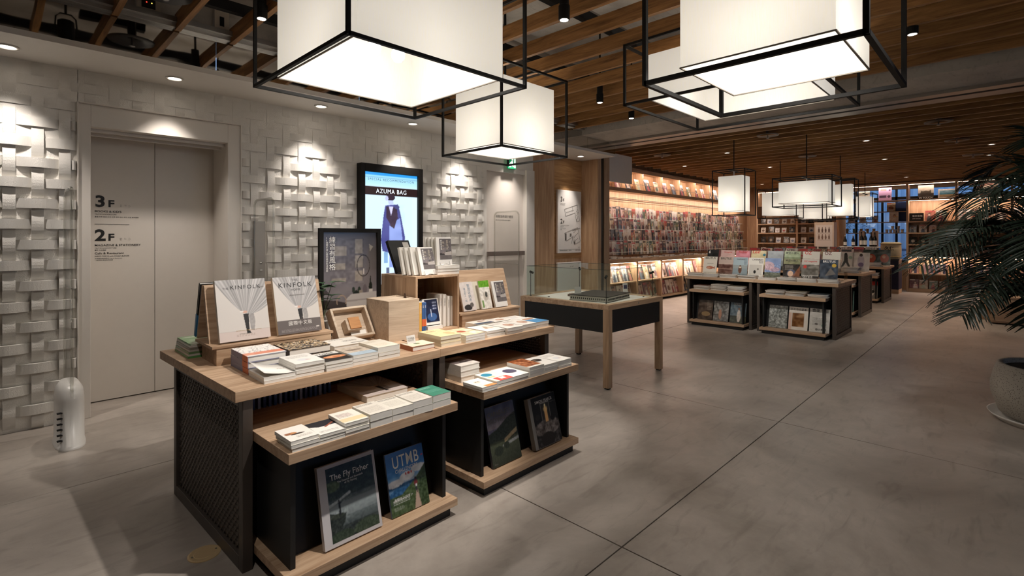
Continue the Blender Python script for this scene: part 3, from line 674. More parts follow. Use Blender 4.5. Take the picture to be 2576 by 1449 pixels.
def pic_room(nx=72, ny=104, full=True):
    p = Pic(nx, ny, '6e6766'); U, V = p.U, p.V
    p.grad(.2, '827b7e', .6, '736c6d').grad(.6, '6b6464', 1, '5c5656'); p.noise(2, 7, .03)
    for a in ((.2,.76,.42,.86), (.2,.62,.40,.68), (.15,.49,.41,.53), (.58,.49,.72,.60), (.58,.63,.73,.76), (.58,.78,.72,.93)): p.rect(*a, '9c9284', .8)
    p.noise(6, 26, .06, ((U > .12) & (U < .75) & (V > .47) & (V < .94)).astype(float)); p.poly([(.85,.88),(.93,.85),(.87,.80)], 'a79e92')
    r = np.hypot((U - .74) / .125, (V - .65) / .115); p.put((r > .93) & (r < 1.02), '26201d'); p.rect(.735, .56, .755, .62, 'dcd2c6')
    p.ell(.60, .35, .065, .045, '17201b').ell(.55, .40, .03, .03, '2a352b').ell(.66, .40, .03, .03, '2a352b'); p.rect(.66, .34, .72, .39, '8d8175'); p.ell(.88, .42, .035, .055, '1c241f').ell(.88, .49, .012, .05, '1c241f'); p.rect(.85, .36, .92, .395, 'c9c1b8'); p.ell(.77, .40, .04, .05, '595154', .7)
    p.poly([(.40,.30),(.5,.355),(1,.37),(1,.22),(.43,.22)], 'b7afa9'); p.poly([(.40,.30),(1,.30),(1,.285),(.4,.28)], '9d9590'); p.poly([(.0,.22),(.42,.22),(.42,.27),(.25,.30),(0,.32)], '3f3a3a')
    r = np.hypot((U - .33) / .09, (V - .29) / .065); p.put((r > .85) & (r < 1.03) & (V > .26), 'a08b78')
    if full: p.rect(0, 0, 1, .215, 'cfc9c1'); p.lines(.16, .10, .62, .19, 4, '6c6661', 5, .7)
    return p.done()
def pic_screen(nx=80, ny=140):
    p = Pic(nx, ny, 'cfe9fb'); U, V = p.U, p.V
    p.rect(0, .975, 1, 1, '2f95e0').grad(.88, 'bfe4fb', .975, '8fd0f8'); p.rect(0, .957, 1, .9585, '6b8ba5').rect(0, .915, 1, .9165, '6b8ba5'); p.rect(0, .80, 1, .875, '2a1a1a')
    p.rect(.9, 0, 1, .8, 'd3edfb'); p.ell(.48, .785, .085, .03, '352733'); p.ell(.41, .775, .03, .022, 'bcc0e6'); p.poly([(.43,.76),(.53,.76),(.54,.70),(.45,.70)], 'b9c4ec')
    p.poly([(.38,.71),(.62,.725),(.66,.66),(.76,.42),(.72,.30),(.66,.29),(.45,.28),(.33,.30),(.30,.40),(.35,.62)], '4d4f8c'); p.poly([(.40,.70),(.60,.70),(.62,.60),(.50,.52),(.40,.60)], '3d3040')
    p.poly([(.46,.53),(.66,.60),(.71,.40),(.68,.14),(.46,.15)], '8ea0dd'); p.poly([(.46,.53),(.52,.56),(.62,.62),(.55,.50)], '453744'); p.poly([(.45,.70),(.53,.70),(.49,.62)], 'c9c6ea'); p.rect(.36, .19, .43, .29, '7fa6cf'); p.rect(.40, .05, .46, .15, '59627f').rect(.55, .05, .61, .15, '59627f')
    p.noise(4, 10, .04, ((U > .3) & (U < .76) & (V > .14) & (V < .72)).astype(float)); p.ell(.60, .70, .05, .018, '4a4a7c')
    return p.done()
PALS = [('c9a9a0','5b2c35'), ('8c6f63','2b211d'), ('d9cfc4','70524a'), ('3c3f47','c2a48f'), ('b98f86','3b2a33'), ('6d7f73','25332d'), ('c7b28f','6b3a28'), ('9aa7b5','2f3b52'), ('d8b6b0','a03d49'), ('57463f','d7c3ad'), ('a55543','efe3d2'), ('4e5b48','c9bf9a'), ('e3dcd6','8b6f86'), ('7a4a52','e0c9bf'), ('b7a58f','3f5348'), ('2e2b2f','b5746a')]
PALN = ['dusty pink', 'brown', 'off-white', 'charcoal', 'rosy', 'grey-green', 'tan', 'blue-grey', 'pale pink', 'dark brown', 'brick red', 'olive', 'pale lilac', 'wine red', 'beige', 'black']
def pic_mag(seed, nx=12, ny=16, pal=None):
    r = random.Random(seed); bg, ac = PALS[pal if pal is not None else seed % len(PALS)]
    p = Pic(nx, ny, bg); p.noise(seed, 4, .10)
    k = r.randint(0, 3)
    if k < 3:
        cx = .35 + .3 * r.random(); skin = r.choice(['d9b39b', 'e3c4b0', 'c99d84']); hair = r.choice(['2a1f1c', '4a3226', '6b4a38'])
        body = r.choice([ac, 'eae4dd', '2c2b31', '8a3940', '4b5d72', 'a9b59d'])
        p.poly([(cx-.25, 0), (cx-.17, .42), (cx, .5), (cx+.17, .42), (cx+.27, 0)], body); p.ell(cx, .62, .16, .15, hair); p.ell(cx, .59, .10, .105, skin); p.noise(seed + 9, 9, .07)
    else:
        p.ell(.5, .35, .3, .22, ac); p.rect(.2, .12, .8, .2, r.choice(['e8e2da', ac])); p.noise(seed + 5, 8, .13)
    p.rect(.06, .84, .5 + .44 * r.random(), .95, r.choice([ac, 'f1ede6', 'b2343a', '232225']), .9)
    for i in range(r.randint(1, 3)):
        u = r.choice([.05, .62]); v = .1 + .6 * r.random(); p.rect(u, v, u + .3, v + .05, r.choice(['f4efe8', 'd8483f', '2a2a2c', 'e6c34d']), .8)
    return p.done() * .74 + np.array([.78, .73, .69]) * .26

# ================================================================ books
_cache = {}
def book_meshes(w, h, t, cover, art, hard, pages, gloss):
    k = (round(w,4), round(h,4), round(t,4), cover, art, hard, pages, gloss)
    if k in _cache: return _cache[k]
    e = .003 if hard else 0; c = .0022 if hard else .0007
    sh = MB(); sh.box(0, w, 0, h, 0, c).box(0, w, 0, h, t - c, t).box(0, c * 1.2, 0, h, c, t - c)
    mc = cover if not isinstance(cover, str) else plain('cover_' + cover, cover, .45)
    if isinstance(cover, str): pass
    cm = sh.mesh('book_cover', mc)
    pg = MB().box(c * 1.3, w - max(e, .0006), max(e, .0006), h - max(e, .0006), c, t - c).mesh('pages', pages)
    pm = None
    if art: pm = print_mesh('cover_print', ARTS[art], w, h, M_gloss if gloss else M_print)
    _cache[k] = (cm, pg, pm); return _cache[k]
ARTS = {}
def book(loc, label, w=.13, h=.19, t=.015, cover='e9e5dd', art=None, hard=False, pages=None, gloss=False, lean=None, rz=0, group=None, name='book', cat='book', lie=None):
    cm, pg, pm = book_meshes(w, h, t, cover, art, hard, pages or M_paper, gloss)
    o = obj(name, cm); tag(o, label, cat, group)
    obj('pages', pg, o)
    if pm: obj('cover_print', pm, o, (0, 0, t + .0003))
    o.location = loc
    o.rotation_euler = (R(90 - lean), 0, rz) if lean is not None else (0, 0, rz)
    return o
ORD = ['topmost', 'second', 'third', 'fourth', 'fifth', 'sixth']
rs = random.Random(7)
def stack(x, y, z, n, t, desc, where, w=.13, h=.185, cover='efebe4', art=None, topart=None, pages=None, gloss=False, jit=.003, hard=False, rz=0, cat='book', name='book'):
    """n alike books lying in a pile, spine to the left"""
    tt = t if isinstance(t, (list, tuple)) else [t] * n
    zz = z; top = None
    for i in range(n):
        k = n - 1 - i
        lab = '%s, %s in pile %s' % (desc, ORD[min(k, 5)] if k < n - 1 or n == 1 else 'lowest', where) if n > 1 else '%s %s' % (desc, where)
        top = book((x + rs.uniform(-jit, jit), y + rs.uniform(-jit, jit), zz), lab, w, h, tt[i], cover, art if k else (topart or art), hard, pages, gloss, rz=rz + R(rs.uniform(-.8, .8)), cat=cat, name=name)
        zz += tt[i] + .0006
    return top, zz
ON = (0, 0, 0)
def cov_text(b, s, size, x, y, mat=None, t=None, **k):
    zz = t if t is not None else .016
    return text(b, s, size, (x, y, zz + .0009), (0, 0, 0), mat, **k)

# ================================================================ tables
def wire_mesh(W, Hh, pitch, bar, dep):
    """woven wire panel in the local XZ plane"""
    m = MB(); nx = int(W / pitch); nz = int(Hh / pitch); px = W / nx; pz = Hh / nz
    def strip(n, axis, off, cr, pc):
        vs = []; fs = []
        for i in range(cr + 1):
            s = i * pc; d = dep * (1 if (i + n) % 2 else -1) * (1 if axis == 'x' else -1)
            for q, e in ((-bar/2, d - bar*.3), (bar/2, d - bar*.3), (bar/2, d + bar*.3), (-bar/2, d + bar*.3)):
                vs.append((s, e, off + q) if axis == 'x' else (off + q, e, s))
        for i in range(cr):
            for q in range(4):
                a = i*4 + q; b = i*4 + (q+1) % 4; fs.append((a, b, b + 4, a + 4))
        m.add(vs, fs)
    for j in range(1, nz): strip(j, 'x', j * pz, nx, px)
    for i in range(1, nx): strip(i, 'z', i * px, nz, pz)
    return m.mesh('wire_panel', M_steel)
ME_WIRE = wire_mesh(.87, .60, .0185, .0128, .0024)
ME_WIRE2 = wire_mesh(.87, .60, .032, .023, .003)
def display_table(x, y, rz, Wd, label, group, left=True, right=True, wire=None, D=1.09, off=.034):
    T = empty('display_table', (x, y, 0), label, 'table', rz, group)
    bx('tabletop', M_oakX, (0, Wd, 0, D, .697, .74), T, bevel=.0015)
    for has, x0 in ((left, off), (right, Wd - .074)):
        f = MB(); f.box(x0, x0 + .04, .02, .062, 0, .697).box(x0, x0 + .04, .925, .967, 0, .697).box(x0, x0 + .04, .062, .925, 0, .055).box(x0, x0 + .04, .062, .925, .66, .697)
        f.build('end_frame', M_steel, T, bevel=.002)
        if has: obj('wire_panel', wire or ME_WIRE, T, (x0 + .02, .059, .057), (0, 0, R(90)))
    bx('center_panel', M_black, (.078, Wd - .078, .93, .94, .06, .655), T); bx('back_rail', M_steel, (.074, Wd - .074, .925, .965, .655, .697), T)
    return T
def nest_unit(x, y, rz, label, group, Wd=.82, depth=.72):
    U_ = empty('nesting_unit', (x, y, 0), label, 'display unit', rz, group)
    bx('plinth', M_black, (.026, Wd - .026, .026, depth, 0, .05), U_)
    bx('book_ledge', M_oakX, (0, Wd, 0, depth, .05, .085), U_, bevel=.0015)
    for x0 in (.03, Wd - .05): bx('side_panel', M_black, (x0, x0 + .02, .055, depth - .02, .085, .51), U_)
    MB().prism([(.135, .085), (.155, .085), (.235, .51), (.215, .51)], .05, Wd - .05, 'x').build('slanted_back', M_black, U_)
    bx('tray_top', M_oakX, (0, Wd, 0, depth, .51, .55), U_, bevel=.0015)
    return U_
tA = display_table(.668, 2.178, R(2.0), 1.037, 'oak topped display table with dark wire mesh end, near the lift', 'paired front book tables')
tB = display_table(1.711, 2.222, R(.8), .985, 'oak topped display table with black frame, between its twin and the glass case', 'paired front book tables', off=.008)
nA = nest_unit(.762, 1.895, R(1.6), 'black nesting unit with oak tray, holding the fishing book on its ledge', 'nesting units under front tables')
nB = nest_unit(1.772, 1.938, R(.8), 'black nesting unit with oak tray, holding the candle cover book on its ledge', 'nesting units under front tables')

# ---- wooden easels
def easel(x, y, Wd, label):
    E_ = empty('wooden_easel', (x, y, .74), label, 'book easel', 0, 'wooden book easels')
    bx('base', M_oakX, (.02, Wd - .01, .05, .29, 0, .08), E_, bevel=.002)
    bx('ledge', M_oakX, (0, Wd, .045, .17, .08, .093), E_, bevel=.0015); bx('ledge', M_oakX, (0, Wd, .175, .33, .08, .093), E_, bevel=.0015)
    MB().prism([(.135, .093), (.152, .093), (.238, .37), (.222, .37)], .012, Wd - .005, 'x').build('back_board', M_oakX, E_)
    MB().prism([(.33-.152+.16, .093), (.33-.135+.16, .093), (.262, .37), (.245, .37)], .012, Wd - .005, 'x').build('back_board', M_oakX, E_)
    return E_
easel(.722, 2.635, .60, 'double sided oak easel holding two pale drape cover books'); easel(2.205, 2.60, .585, 'double sided oak easel holding three small books, beside the wooden cubby')
ARTS['drape'] = pic_drape(); ARTS['drape2'] = pic_drape(True)
LEAN = 17
k1 = book((.765, 2.735, .834), 'large pale book with grey drape cover and pink base, standing on the easel', .235, .308, .024, 'ded5c6', 'drape', True, lean=LEAN)
SER = dict(bold=.0)
cov_text(k1, 'KINFOLK', .0285, .066, .258, t=.024, space=1.3, bold=.004); cov_text(k1, 'THE', .014, .032, .259, t=.024, space=1.1); cov_text(k1, 'HOME', .0105, .197, .260, t=.024, mat=M_inkg); cov_text(k1, 'INTERIORS FOR SLOW LIVING', .0075, .075, .045, t=.024, mat=M_inkgold, space=1.2); cov_text(k1, 'NATHAN WILLIAMS', .0065, .09, .030, t=.024, mat=M_inkg)
text(k1, 'THE KINFOLK HOME', .02, (-.0006, .06, .018), (0, R(-90), R(90)), name='spine_lettering', mat=M_ink) if 0 else None
k2 = book((1.04, 2.735, .834), 'pale drape cover book with dark grey band, standing on the easel', .232, .308, .022, 'dccbb2', 'drape2', True, lean=LEAN)
cov_text(k2, 'THE', .0165, .116, .284, t=.022, align='CENTER', space=1.2); cov_text(k2, 'KINFOLK', .036, .116, .250, t=.022, align='CENTER', space=1.3, bold=.004); cov_text(k2, 'HOME', .0165, .116, .230, t=.022, align='CENTER', space=1.2); cov_text(k2, '國際中文版', .024, .12, .045, t=.022, mat=M_inkw, align='CENTER', space=1.15)
cov_text(k2, '慢生活的居家設計提案', .008, .12, .203, t=.022, align='CENTER', mat=M_inkg)
# books leaning on the back of the easel, magazines beside it
bk = book((1.0, 3.015, .835), 'tall black book with blue foot leaning on the rear of the easel', .265, .29, .02, '1b1a1b', None, True, lean=LEAN, rz=R(180))
bx('spine_band', plain('blue_band', '3f7fae', .4), (-.001, .267, 0, .12, -.0008, .0208), bk)
zz = .74
for i in range(6):
    c = ['5f9a57', 'cfc9bd', '6a8a5c', 'b7b0a4', '8a8377', 'd8d3c8'][i]
    tag(MB().box(0, .2, 0, .26, 0, .010).build('wrapped_magazine', plain('wrapped_' + c, c, .15)), 'plastic wrapped magazine, %s of pile at table corner beside easel' % ORD[5 - i] if i < 5 else 'green plastic wrapped magazine topmost of pile at table corner beside the easel', 'magazine', 'wrapped magazines at the table corner').location = (.686 + .002 * i, 2.95, zz)
    zz += .0106
ARTS['greenmag'] = Pic(20, 26, '6fa365').noise(2, 5, .08).rect(.1, .8, .6, .9, 'e8ecd9').lines(.1, .2, .8, .6, 5, 'dfe8d0', 3, .6).rect(.3, .55, .9, .62, '2f5b2f', .8).done()
gm = book((.698, 2.95, zz), 'green printed magazine on top of wrapped pile at table corner', .2, .26, .006, '7aa070', 'greenmag', gloss=True, cat='magazine', name='magazine')

# ---- piles on the first table top
Z0 = .7402
def P(nx, ny, bg): return Pic(nx, ny, bg)
p = P(60, 76, 'f0ece6'); p.put(np.kron(np.random.RandomState(5).rand(38, 30) > .86, np.ones((2, 2))), '2c2b3a', .8); p.rect(0, .10, 1, .33, 'e28a6a').rect(0, .1, .25, .33, 'e79a7c').rect(0, 0, 1, .1, 'f3efe9'); ARTS['deco'] = p.done()
stack(.795, 2.415, Z0, 3, .026, 'white hardback with orange stripe and ink speckles', 'beside the easel', .168, .235, '8b8ba4', 'deco', hard=True)
M_or = plain('orange_spine', 'd9774a', .5)
for o in list(C.objects):
    if o.get('label', '').startswith('white hardback with orange stripe'): bx('spine_patch', M_or, (-.0012, -.0002, .0, .07, .001, .0255), o)
_, z = stack(.789, 2.212, Z0, 2, .0125, 'plain white paperback', 'under the curling cover', .131, .188, 'f1eee8')
cv = MB(); n = 14; vs = []; fs = []
for i in range(n + 1):
    t = i / n; s = .131 * t
    for yy in (0, .188):
        lift = .034 * (1 - t) ** 2 * (1.0 if yy else .55) + .002
        vs.append((s, yy, lift))
for i in range(n): fs.append((2*i, 2*i+2, 2*i+3, 2*i+1))
cvo = tag(cv.add(vs, fs).build('curled_cover', M_paper, smooth=True), 'white paperback cover curling up over the pile at the near table corner', 'book cover')
so = cvo.modifiers.new('thick', 'SOLIDIFY'); so.thickness = .0006; cvo.location = (.789, 2.212, z)
cov_text(cvo, '小日子的餐桌', .012, .05, .09, t=.004, mat=M_inkg)
p = P(52, 72, 'f0ece5'); p.lines(.12, .62, .8, .85, 3, '9a948c', 2, .8).ell(.45, .35, .2, .12, 'c9cdd8', .5).ell(.6, .3, .1, .06, 'd6b8b0', .5); ARTS['w1'] = p.done()
stack(.922, 2.214, Z0, 4, .0142, 'white paperback with faint grey sketch cover', 'on near table', .13, .188, 'efebe4', 'w1')
p = P(80, 108, '1d1b1a'); p.ell(.62, .42, .42, .14, 'd98b5c').ell(.6, .44, .3, .09, 'e8ae86').ell(.66, .40, .16, .05, 'c26a3c'); p.rect(0, .74, 1, 1, 'efece6'); p.noise(2, 12, .05); ARTS['egg'] = p.done()
top, z = stack(1.058, 2.216, Z0, 3, .0145, 'black and white paperback with orange oval picture', 'on near table', .132, .188, 'efebe4', 'egg')
cov_text(top, 'HYGGE', .03, .012, .148, t=.0145, bold=.01)
p = P(60, 80, 'cdbfae'); p.noise(3, 18, .10).rect(0, .0, 1, .34, 'aebfcb').ell(.5, .62, .3, .1, '8b7868', .6).lines(.2, .56, .8, .72, 3, '5b5048', 4, .8).noise(5, 12, .05); ARTS['tan'] = p.done()
stack(1.196, 2.226, Z0, 3, .0155, 'tan and pale blue paperback', 'on near table', .134, .188, 'd9d2c8', 'tan')
p = P(52, 72, 'eee6d6'); p.lines(.1, .72, .6, .9, 3, 'b29f85', 3, .8).lines(.15, .2, .8, .5, 5, 'd0c2aa', 4, .7); ARTS['cream'] = p.done()
stack(1.338, 2.236, Z0, 3, [.018, .016, .027], 'thick cream paperback', 'on near table', .125, .188, 'e9e0cf', 'cream')
p = P(92, 92, '1d1817'); r0 = np.random.RandomState(8); p.put(np.kron(r0.rand(23, 46) > .66, np.ones((4, 2))), 'd9b98c', .95); p.put(np.kron(r0.rand(46, 23) > .88, np.ones((2, 4))), 'f1e6d2', .95); ARTS['leaf'] = p.done()
stack(1.0, 2.482, Z0, 2, [.03, .034], 'black hardback with gold speckled cover', 'before the easel', .21, .195, '231d1b', 'leaf', hard=True)
p = P(68, 88, 'e9e5dc'); p.ell(.72, .18, .2, .05, '77746e').ell(.72, .18, .14, .03, 'b3b0a8'); p.lines(.45, .45, .85, .62, 2, '33302c', 3, .9).lines(.2, .8, .6, .88, 1, '33302c', 4, .8); ARTS['ink'] = p.done()
stack(1.235, 2.492, Z0, 2, .022, 'off-white hardback with ink drawing cover', 'before tilted box', .205, .185, 'e6e1d7', 'ink', hard=True)
p = P(40, 32, 'eadcc3'); p.ell(.45, .5, .12, .13, '4d6b4c').ell(.52, .52, .07, .09, '7f8c5a'); ARTS['sprig'] = p.done()
sm, z = stack(1.562, 2.27, Z0, 1, .026, 'small cream book with sprig cover', 'lying before the pale wooden cube', .148, .118, 'a3623c', 'sprig', hard=True)
tc_ = tag(MB().prism([(0, 0), (.003, 0), (.016, .042), (.013, .042)], 0, .055, 'x').build('price_card', M_white), 'small white card standing on the sprig cover book', 'card'); tc_.location = (1.585, 2.35, z); text(tc_, '好評推薦\nNEW IN', .011, (.004, .0045, .024), (R(72), 0, 0), M_inkg)

# ---- piles on the second table top
def mk(name, nx, ny, bg, fn):
    q = Pic(nx, ny, bg); fn(q); ARTS[name] = q.done(); return name
mk('yel', 52, 72, 'e3cf9f', lambda q: q.noise(2, 10, .05).ell(.75, .3, .2, .2, 'b89b6a', .6).lines(.1, .7, .6, .85, 2, '5b4a33', 3, .8).noise(6, 16, .06, (q.U > .5) * 1.0))
mk('food', 52, 72, 'e2c9a6', lambda q: q.noise(3, 9, .16).ell(.4, .55, .2, .12, 'a8563c').ell(.7, .3, .15, .1, 'efe2c8'))
mk('geo', 52, 72, 'ece7df', lambda q: q.poly([(.3, .3), (.6, .75), (.85, .4)], 'b39a84').poly([(.5, .35), (.7, .6), (.8, .3)], 'd8c7b5').rect(0, .92, 1, 1, '5a5650'))
mk('dish', 52, 72, 'efe9e0', lambda q: q.ell(.65, .45, .25, .2, 'b98a74').ell(.6, .5, .12, .1, 'd9b9a2').lines(.1, .75, .6, .9, 2, '6d655c', 3, .8))
mk('coast', 52, 72, 'e9e6df', lambda q: q.rect(0, 0, 1, .55, '4b8fc0').ell(.5, .7, .4, .12, 'b9825f').noise(4, 8, .06))
mk('navy', 52, 72, 'e8e2d8', lambda q: q.rect(0, 0, 1, .3, '27405f').ell(.7, .7, .22, .12, '8e5b45').noise(5, 9, .06))
FB = 'on second table'
stack(1.742, 2.258, Z0, 3, .0185, 'cream paged hardback with yellow cover', 'on second table', .145, .215, 'ddd3b8', 'yel', pages=M_cream)
stack(1.906, 2.236, Z0, 3, .0145, 'paperback with food picture cover', FB, .15, .21, 'e6dcc8', 'food')
stack(2.098, 2.266, Z0, 3, .0125, 'white paperback with brown geometric cover', FB, .15, .21, 'e9e4dc', 'geo')
stack(2.256, 2.246, Z0, 2, .02, 'white paperback with reddish dish cover', FB, .142, .20, 'efebe4', 'dish')
stack(2.405, 2.262, Z0, 2, .02, 'white paperback with brown dish cover', FB, .138, .20, 'efebe4', 'dish')
stack(2.553, 2.272, Z0, 2, .019, 'white paperback with blue coast cover', 'on second table corner', .13, .20, 'efebe4', 'coast')
RB = 'before rear easel'
stack(2.205, 2.475, Z0, 3, .014, 'paperback with navy and brown cover', RB, .15, .12, 'e6e1d8', 'navy')
stack(2.365, 2.475, Z0, 2, .02, 'paperback with brown dish cover', RB, .145, .12, 'efebe4', 'dish')
stack(2.52, 2.48, Z0, 2, .018, 'plain white paperback with thin black edge', RB, .16, .115, 'efece6', 'w1')

# ---- tray of the first nesting unit
ZT = .5502
mk('bento', 52, 72, 'efeae2', lambda q: q.ell(.3, .52, .22, .08, 'c98d5c').ell(.5, .42, .25, .05, '3a302b').rect(.1, .45, .3, .6, '8c5a45', .7).lines(.35, .15, .9, .3, 3, '8d867d', 3, .7))
mk('pen', 52, 72, 'efebe4', lambda q: q.poly([(.3, .55), (1, .55), (1, 1), (0, 1), (0, .7)], '24262c').poly([(.45, .5), (.9, .75), (.95, .7), (.5, .45)], '9a5138').lines(.1, .1, .8, .25, 2, '8d867d', 3, .7))
mk('wash', 52, 72, 'efe9dd', lambda q: q.rect(0, .1, 1, .38, 'e6cf9e', .8).ell(.4, .65, .3, .14, 'd9c4c0', .5).lines(.1, .45, .7, .8, 4, '9d9389', 4, .7))
mk('words', 52, 72, 'e3ddd2', lambda q: q.lines(.06, .80, .8, .95, 2, '77716a', 3, .9).lines(.08, .15, .85, .65, 8, 'b5aea3', 4, .8))
mk('words2', 52, 72, 'e6e1d5', lambda q: q.lines(.06, .82, .9, .96, 2, '6b665f', 7, .9).lines(.08, .2, .85, .7, 9, 'bab4a8', 8, .8))
mk('green', 52, 72, '3c8a72', lambda q: q.lines(.08, .78, .7, .92, 2, 'a8cbbd', 3, .9).lines(.08, .35, .85, .6, 4, '6fae99', 4, .8))
TR = 'above fishing book'
for x, n, t, d, a in ((.776, 3, .0135, 'white pocket book with a food bowl cover', 'bento'), (.884, 3, .0115, 'white pocket book with a dark corner cover', 'pen'), (.991, 4, .0125, 'white pocket book with a yellow wash cover', 'wash'), (1.104, 2, .029, 'grey cream pocket book with text cover', 'words'), (1.212, 2, .027, 'cream pocket book with small text cover', 'words2'), (1.322, 2, .03, 'thick pale pocket book with text cover', 'words'), (1.432, 2, .03, 'thick pocket book with green cover', 'green')):
    stack(x, 1.902 + (x - .776) * .02, ZT, n, t, d, TR, .106, .15, 'e8e4da', a, pages=M_paper)
kb = book((1.262, 2.215, ZT), 'large drape cover book lying flat at the rear of the tray', .235, .30, .03, 'cfc8bd', 'drape', True)
mk('dunes', 52, 72, 'cfc8c0', lambda q: q.rect(0, .3, 1, .8, '6b5f5c').noise(3, 8, .06).poly([(.3, .3), (.5, .55), (.7, .3)], '3a3433').poly([(.6, .3), (.75, .5), (.95, .3)], '3a3433'))
mk('rabbit', 52, 72, 'efe8dc', lambda q: q.rect(.3, .0, 1, .2, 'dd8a48', .9).ell(.45, .62, .2, .1, 'c9b8a2', .7).ell(.4, .65, .04, .03, '40372f').ell(.55, .65, .04, .03, '40372f').noise(3, 14, .03))
mk('dots', 52, 72, 'ece4d6', lambda q: q.ell(.35, .72, .27, .17, '2f86a3').rect(.2, .0, 1, .33, 'd9564d').rect(.45, .12, .75, .3, 'eee6da').rect(.1, .42, .5, .52, 'e3c08a'))
mk('dot', 52, 72, 'f1ede6', lambda q: q.ell(.55, .55, .34, .22, '4a4560'))
mk('rust', 52, 72, '9c5a30', lambda q: q.noise(3, 12, .18).rect(0, 0, 1, .12, 'e8e2d8').noise(5, 20, .1))
mk('lens', 52, 72, 'eeeae3', lambda q: q.ell(.45, .62, .3, .16, '3a332f').ell(.6, .58, .12, .07, '15110f').ell(.35, .66, .1, .06, '8b6b52'))
TR2 = 'above candle book'
for x, n, t, d, a in ((1.764, 2, .0125, 'cream pocket book with an orange foot', 'rabbit'), (1.872, 2, .017, 'cream paperback with a blue disc and red block', 'dots'), (1.998, 2, .017, 'white paperback with one dark oval', 'dot'), (2.134, 3, .019, 'paperback with rust brown picture cover', 'rust'), (2.266, 3, .0155, 'white paperback with black glasses picture', 'lens'), (2.403, 3, .015, 'white paperback with cream cover', 'w1')):
    stack(x, 1.94 + (x - 1.764) * .03, ZT, n, t, d, TR2, .106 if x < 1.8 else .126, .155 if x < 1.8 else .185, 'ebe7de', a)
stack(1.80, 2.155, ZT, 3, .03, 'thick white book with dark dune cover', 'at tray rear', .14, .19, 'e3ded6', 'dunes', hard=True)

# ---- books leaning on the ledges
ARTS['fisher'] = pic_fisher(); ARTS['trail'] = pic_trail(); ARTS['park'] = pic_park(); ARTS['candle'] = pic_candle()
ZL = .087
ff = book((.93, 1.975, ZL), 'white bordered hardback of an angler in a dark river, leaning on ledge', .262, .318, .022, 'c9c6c8', None, True, lean=14, rz=R(1))
pm = print_mesh('cover_print', ARTS['fisher'], .216, .288, M_print); obj('cover_print', pm, ff, (.034, .015, .0225))
cov_text(ff, 'The Fly Fisher', .033, .139, .252, t=.0226, mat=M_inkw, align='CENTER', bold=.006, sx=.95); cov_text(ff, 'The Essence and Essentials\nof Fly Fishing', .011, .139, .236, t=.0226, mat=M_inkw, align='CENTER'); 
ut = book((1.252, 1.985, ZL), 'blue magazine of a mountain trail runner leaning on ledge', .207, .272, .011, '6f7d95', 'trail', lean=14, rz=R(1), gloss=True, cat='magazine', name='magazine')
cov_text(ut, 'UTMB', .076, .105, .200, t=.0112, mat=M_inkw, align='CENTER', bold=.008, sx=.70, space=1.08); cov_text(ut, 'CHALLENGERS', .0225, .105, .178, t=.0112, mat=M_inkw, align='CENTER', bold=.008, sx=.80, space=1.05); cov_text(ut, '激闘モンブラン', .0145, .02, .062, t=.0112, mat=M_inkw)
MB().box(.095, .101, .158, .168, .0114, .0116).box(.107, .119, .158, .168, .0114, .0116).box(.125, .131, .158, .168, .0114, .0116).build('flag_marks', M_inkr, ut)
cb = book((1.905, 2.02, ZL), 'dark hardback with parkland hillside cover leaning on ledge', .228, .318, .016, '3a3a42', 'park', lean=14, rz=R(1))
cov_text(cb, 'CAPABILITY', .036, .01, .262, t=.0162, mat=M_inkg, bold=.002, sx=.97); cov_text(cb, 'BROWN', .036, .01, .226, t=.0162, mat=M_inkg, bold=.002, sx=.97); cov_text(cb, 'and His Landscape\nGardens', .0105, .14, .243, t=.0162, mat=M_inkg); cov_text(cb, 'Rizzoli', .01, .012, .012, t=.0162, mat=M_inkg)
sp = book((2.235, 2.02, ZL), 'dark hardback with glowing candle cover and grey spine leaning on ledge', .248, .292, .032, '8c8882', None, True, lean=14, rz=R(1))
obj('cover_print', print_mesh('cover_print', ARTS['candle'], .222, .288, M_print), sp, (.025, .002, .0325))
cov_text(sp, 'SIMON PEARCE', .0235, .135, .252, t=.0326, mat=M_inkw, align='CENTER', bold=.004); cov_text(sp, 'Design for Living', .008, .19, .238, t=.0326, mat=M_inkg)

# ---- framed poster
po = empty('poster_stand', (1.39, 3.0, .74), 'black framed grey poster with white vertical lettering behind the potted sprig', 'framed poster')
pf = MB(); pw, ph = .425, .667
pf.box(0, .028, 0, .022, 0, ph).box(pw - .028, pw, 0, .022, 0, ph).box(.028, pw - .028, 0, .022, 0, .028).box(.028, pw - .028, 0, .022, ph - .026, ph)
pf.build('frame', M_frame, po, bevel=.001); bx('backing', M_dark, (.02, pw - .02, .012, .02, .02, ph - .02), po)
ARTS['room'] = pic_room()
obj('poster_print', print_mesh('poster_print', pic_room(126, 204), pw - .056, ph - .054, M_gloss), po, (.028, .011, .028), (R(90), 0, 0))
text(po, '練習有風格', .043, (.066, .009, .578), (R(90), 0, 0), M_inkw, vertical=True, space=.98); text(po, '30個關於身心靈的美好生活提案', .0145, (.046, .009, .60), (R(90), 0, 0), M_inkw, vertical=True, space=1.0)
text(po, '的「風格」是生活提案\n小物件的生活美學方法\n一起練習日常的好風格', .0135, (.10, .009, .135), (R(90), 0, 0), M_inkg)
bx('strut', M_frame, (.19, .235, .03, .05, 0, .45), po)

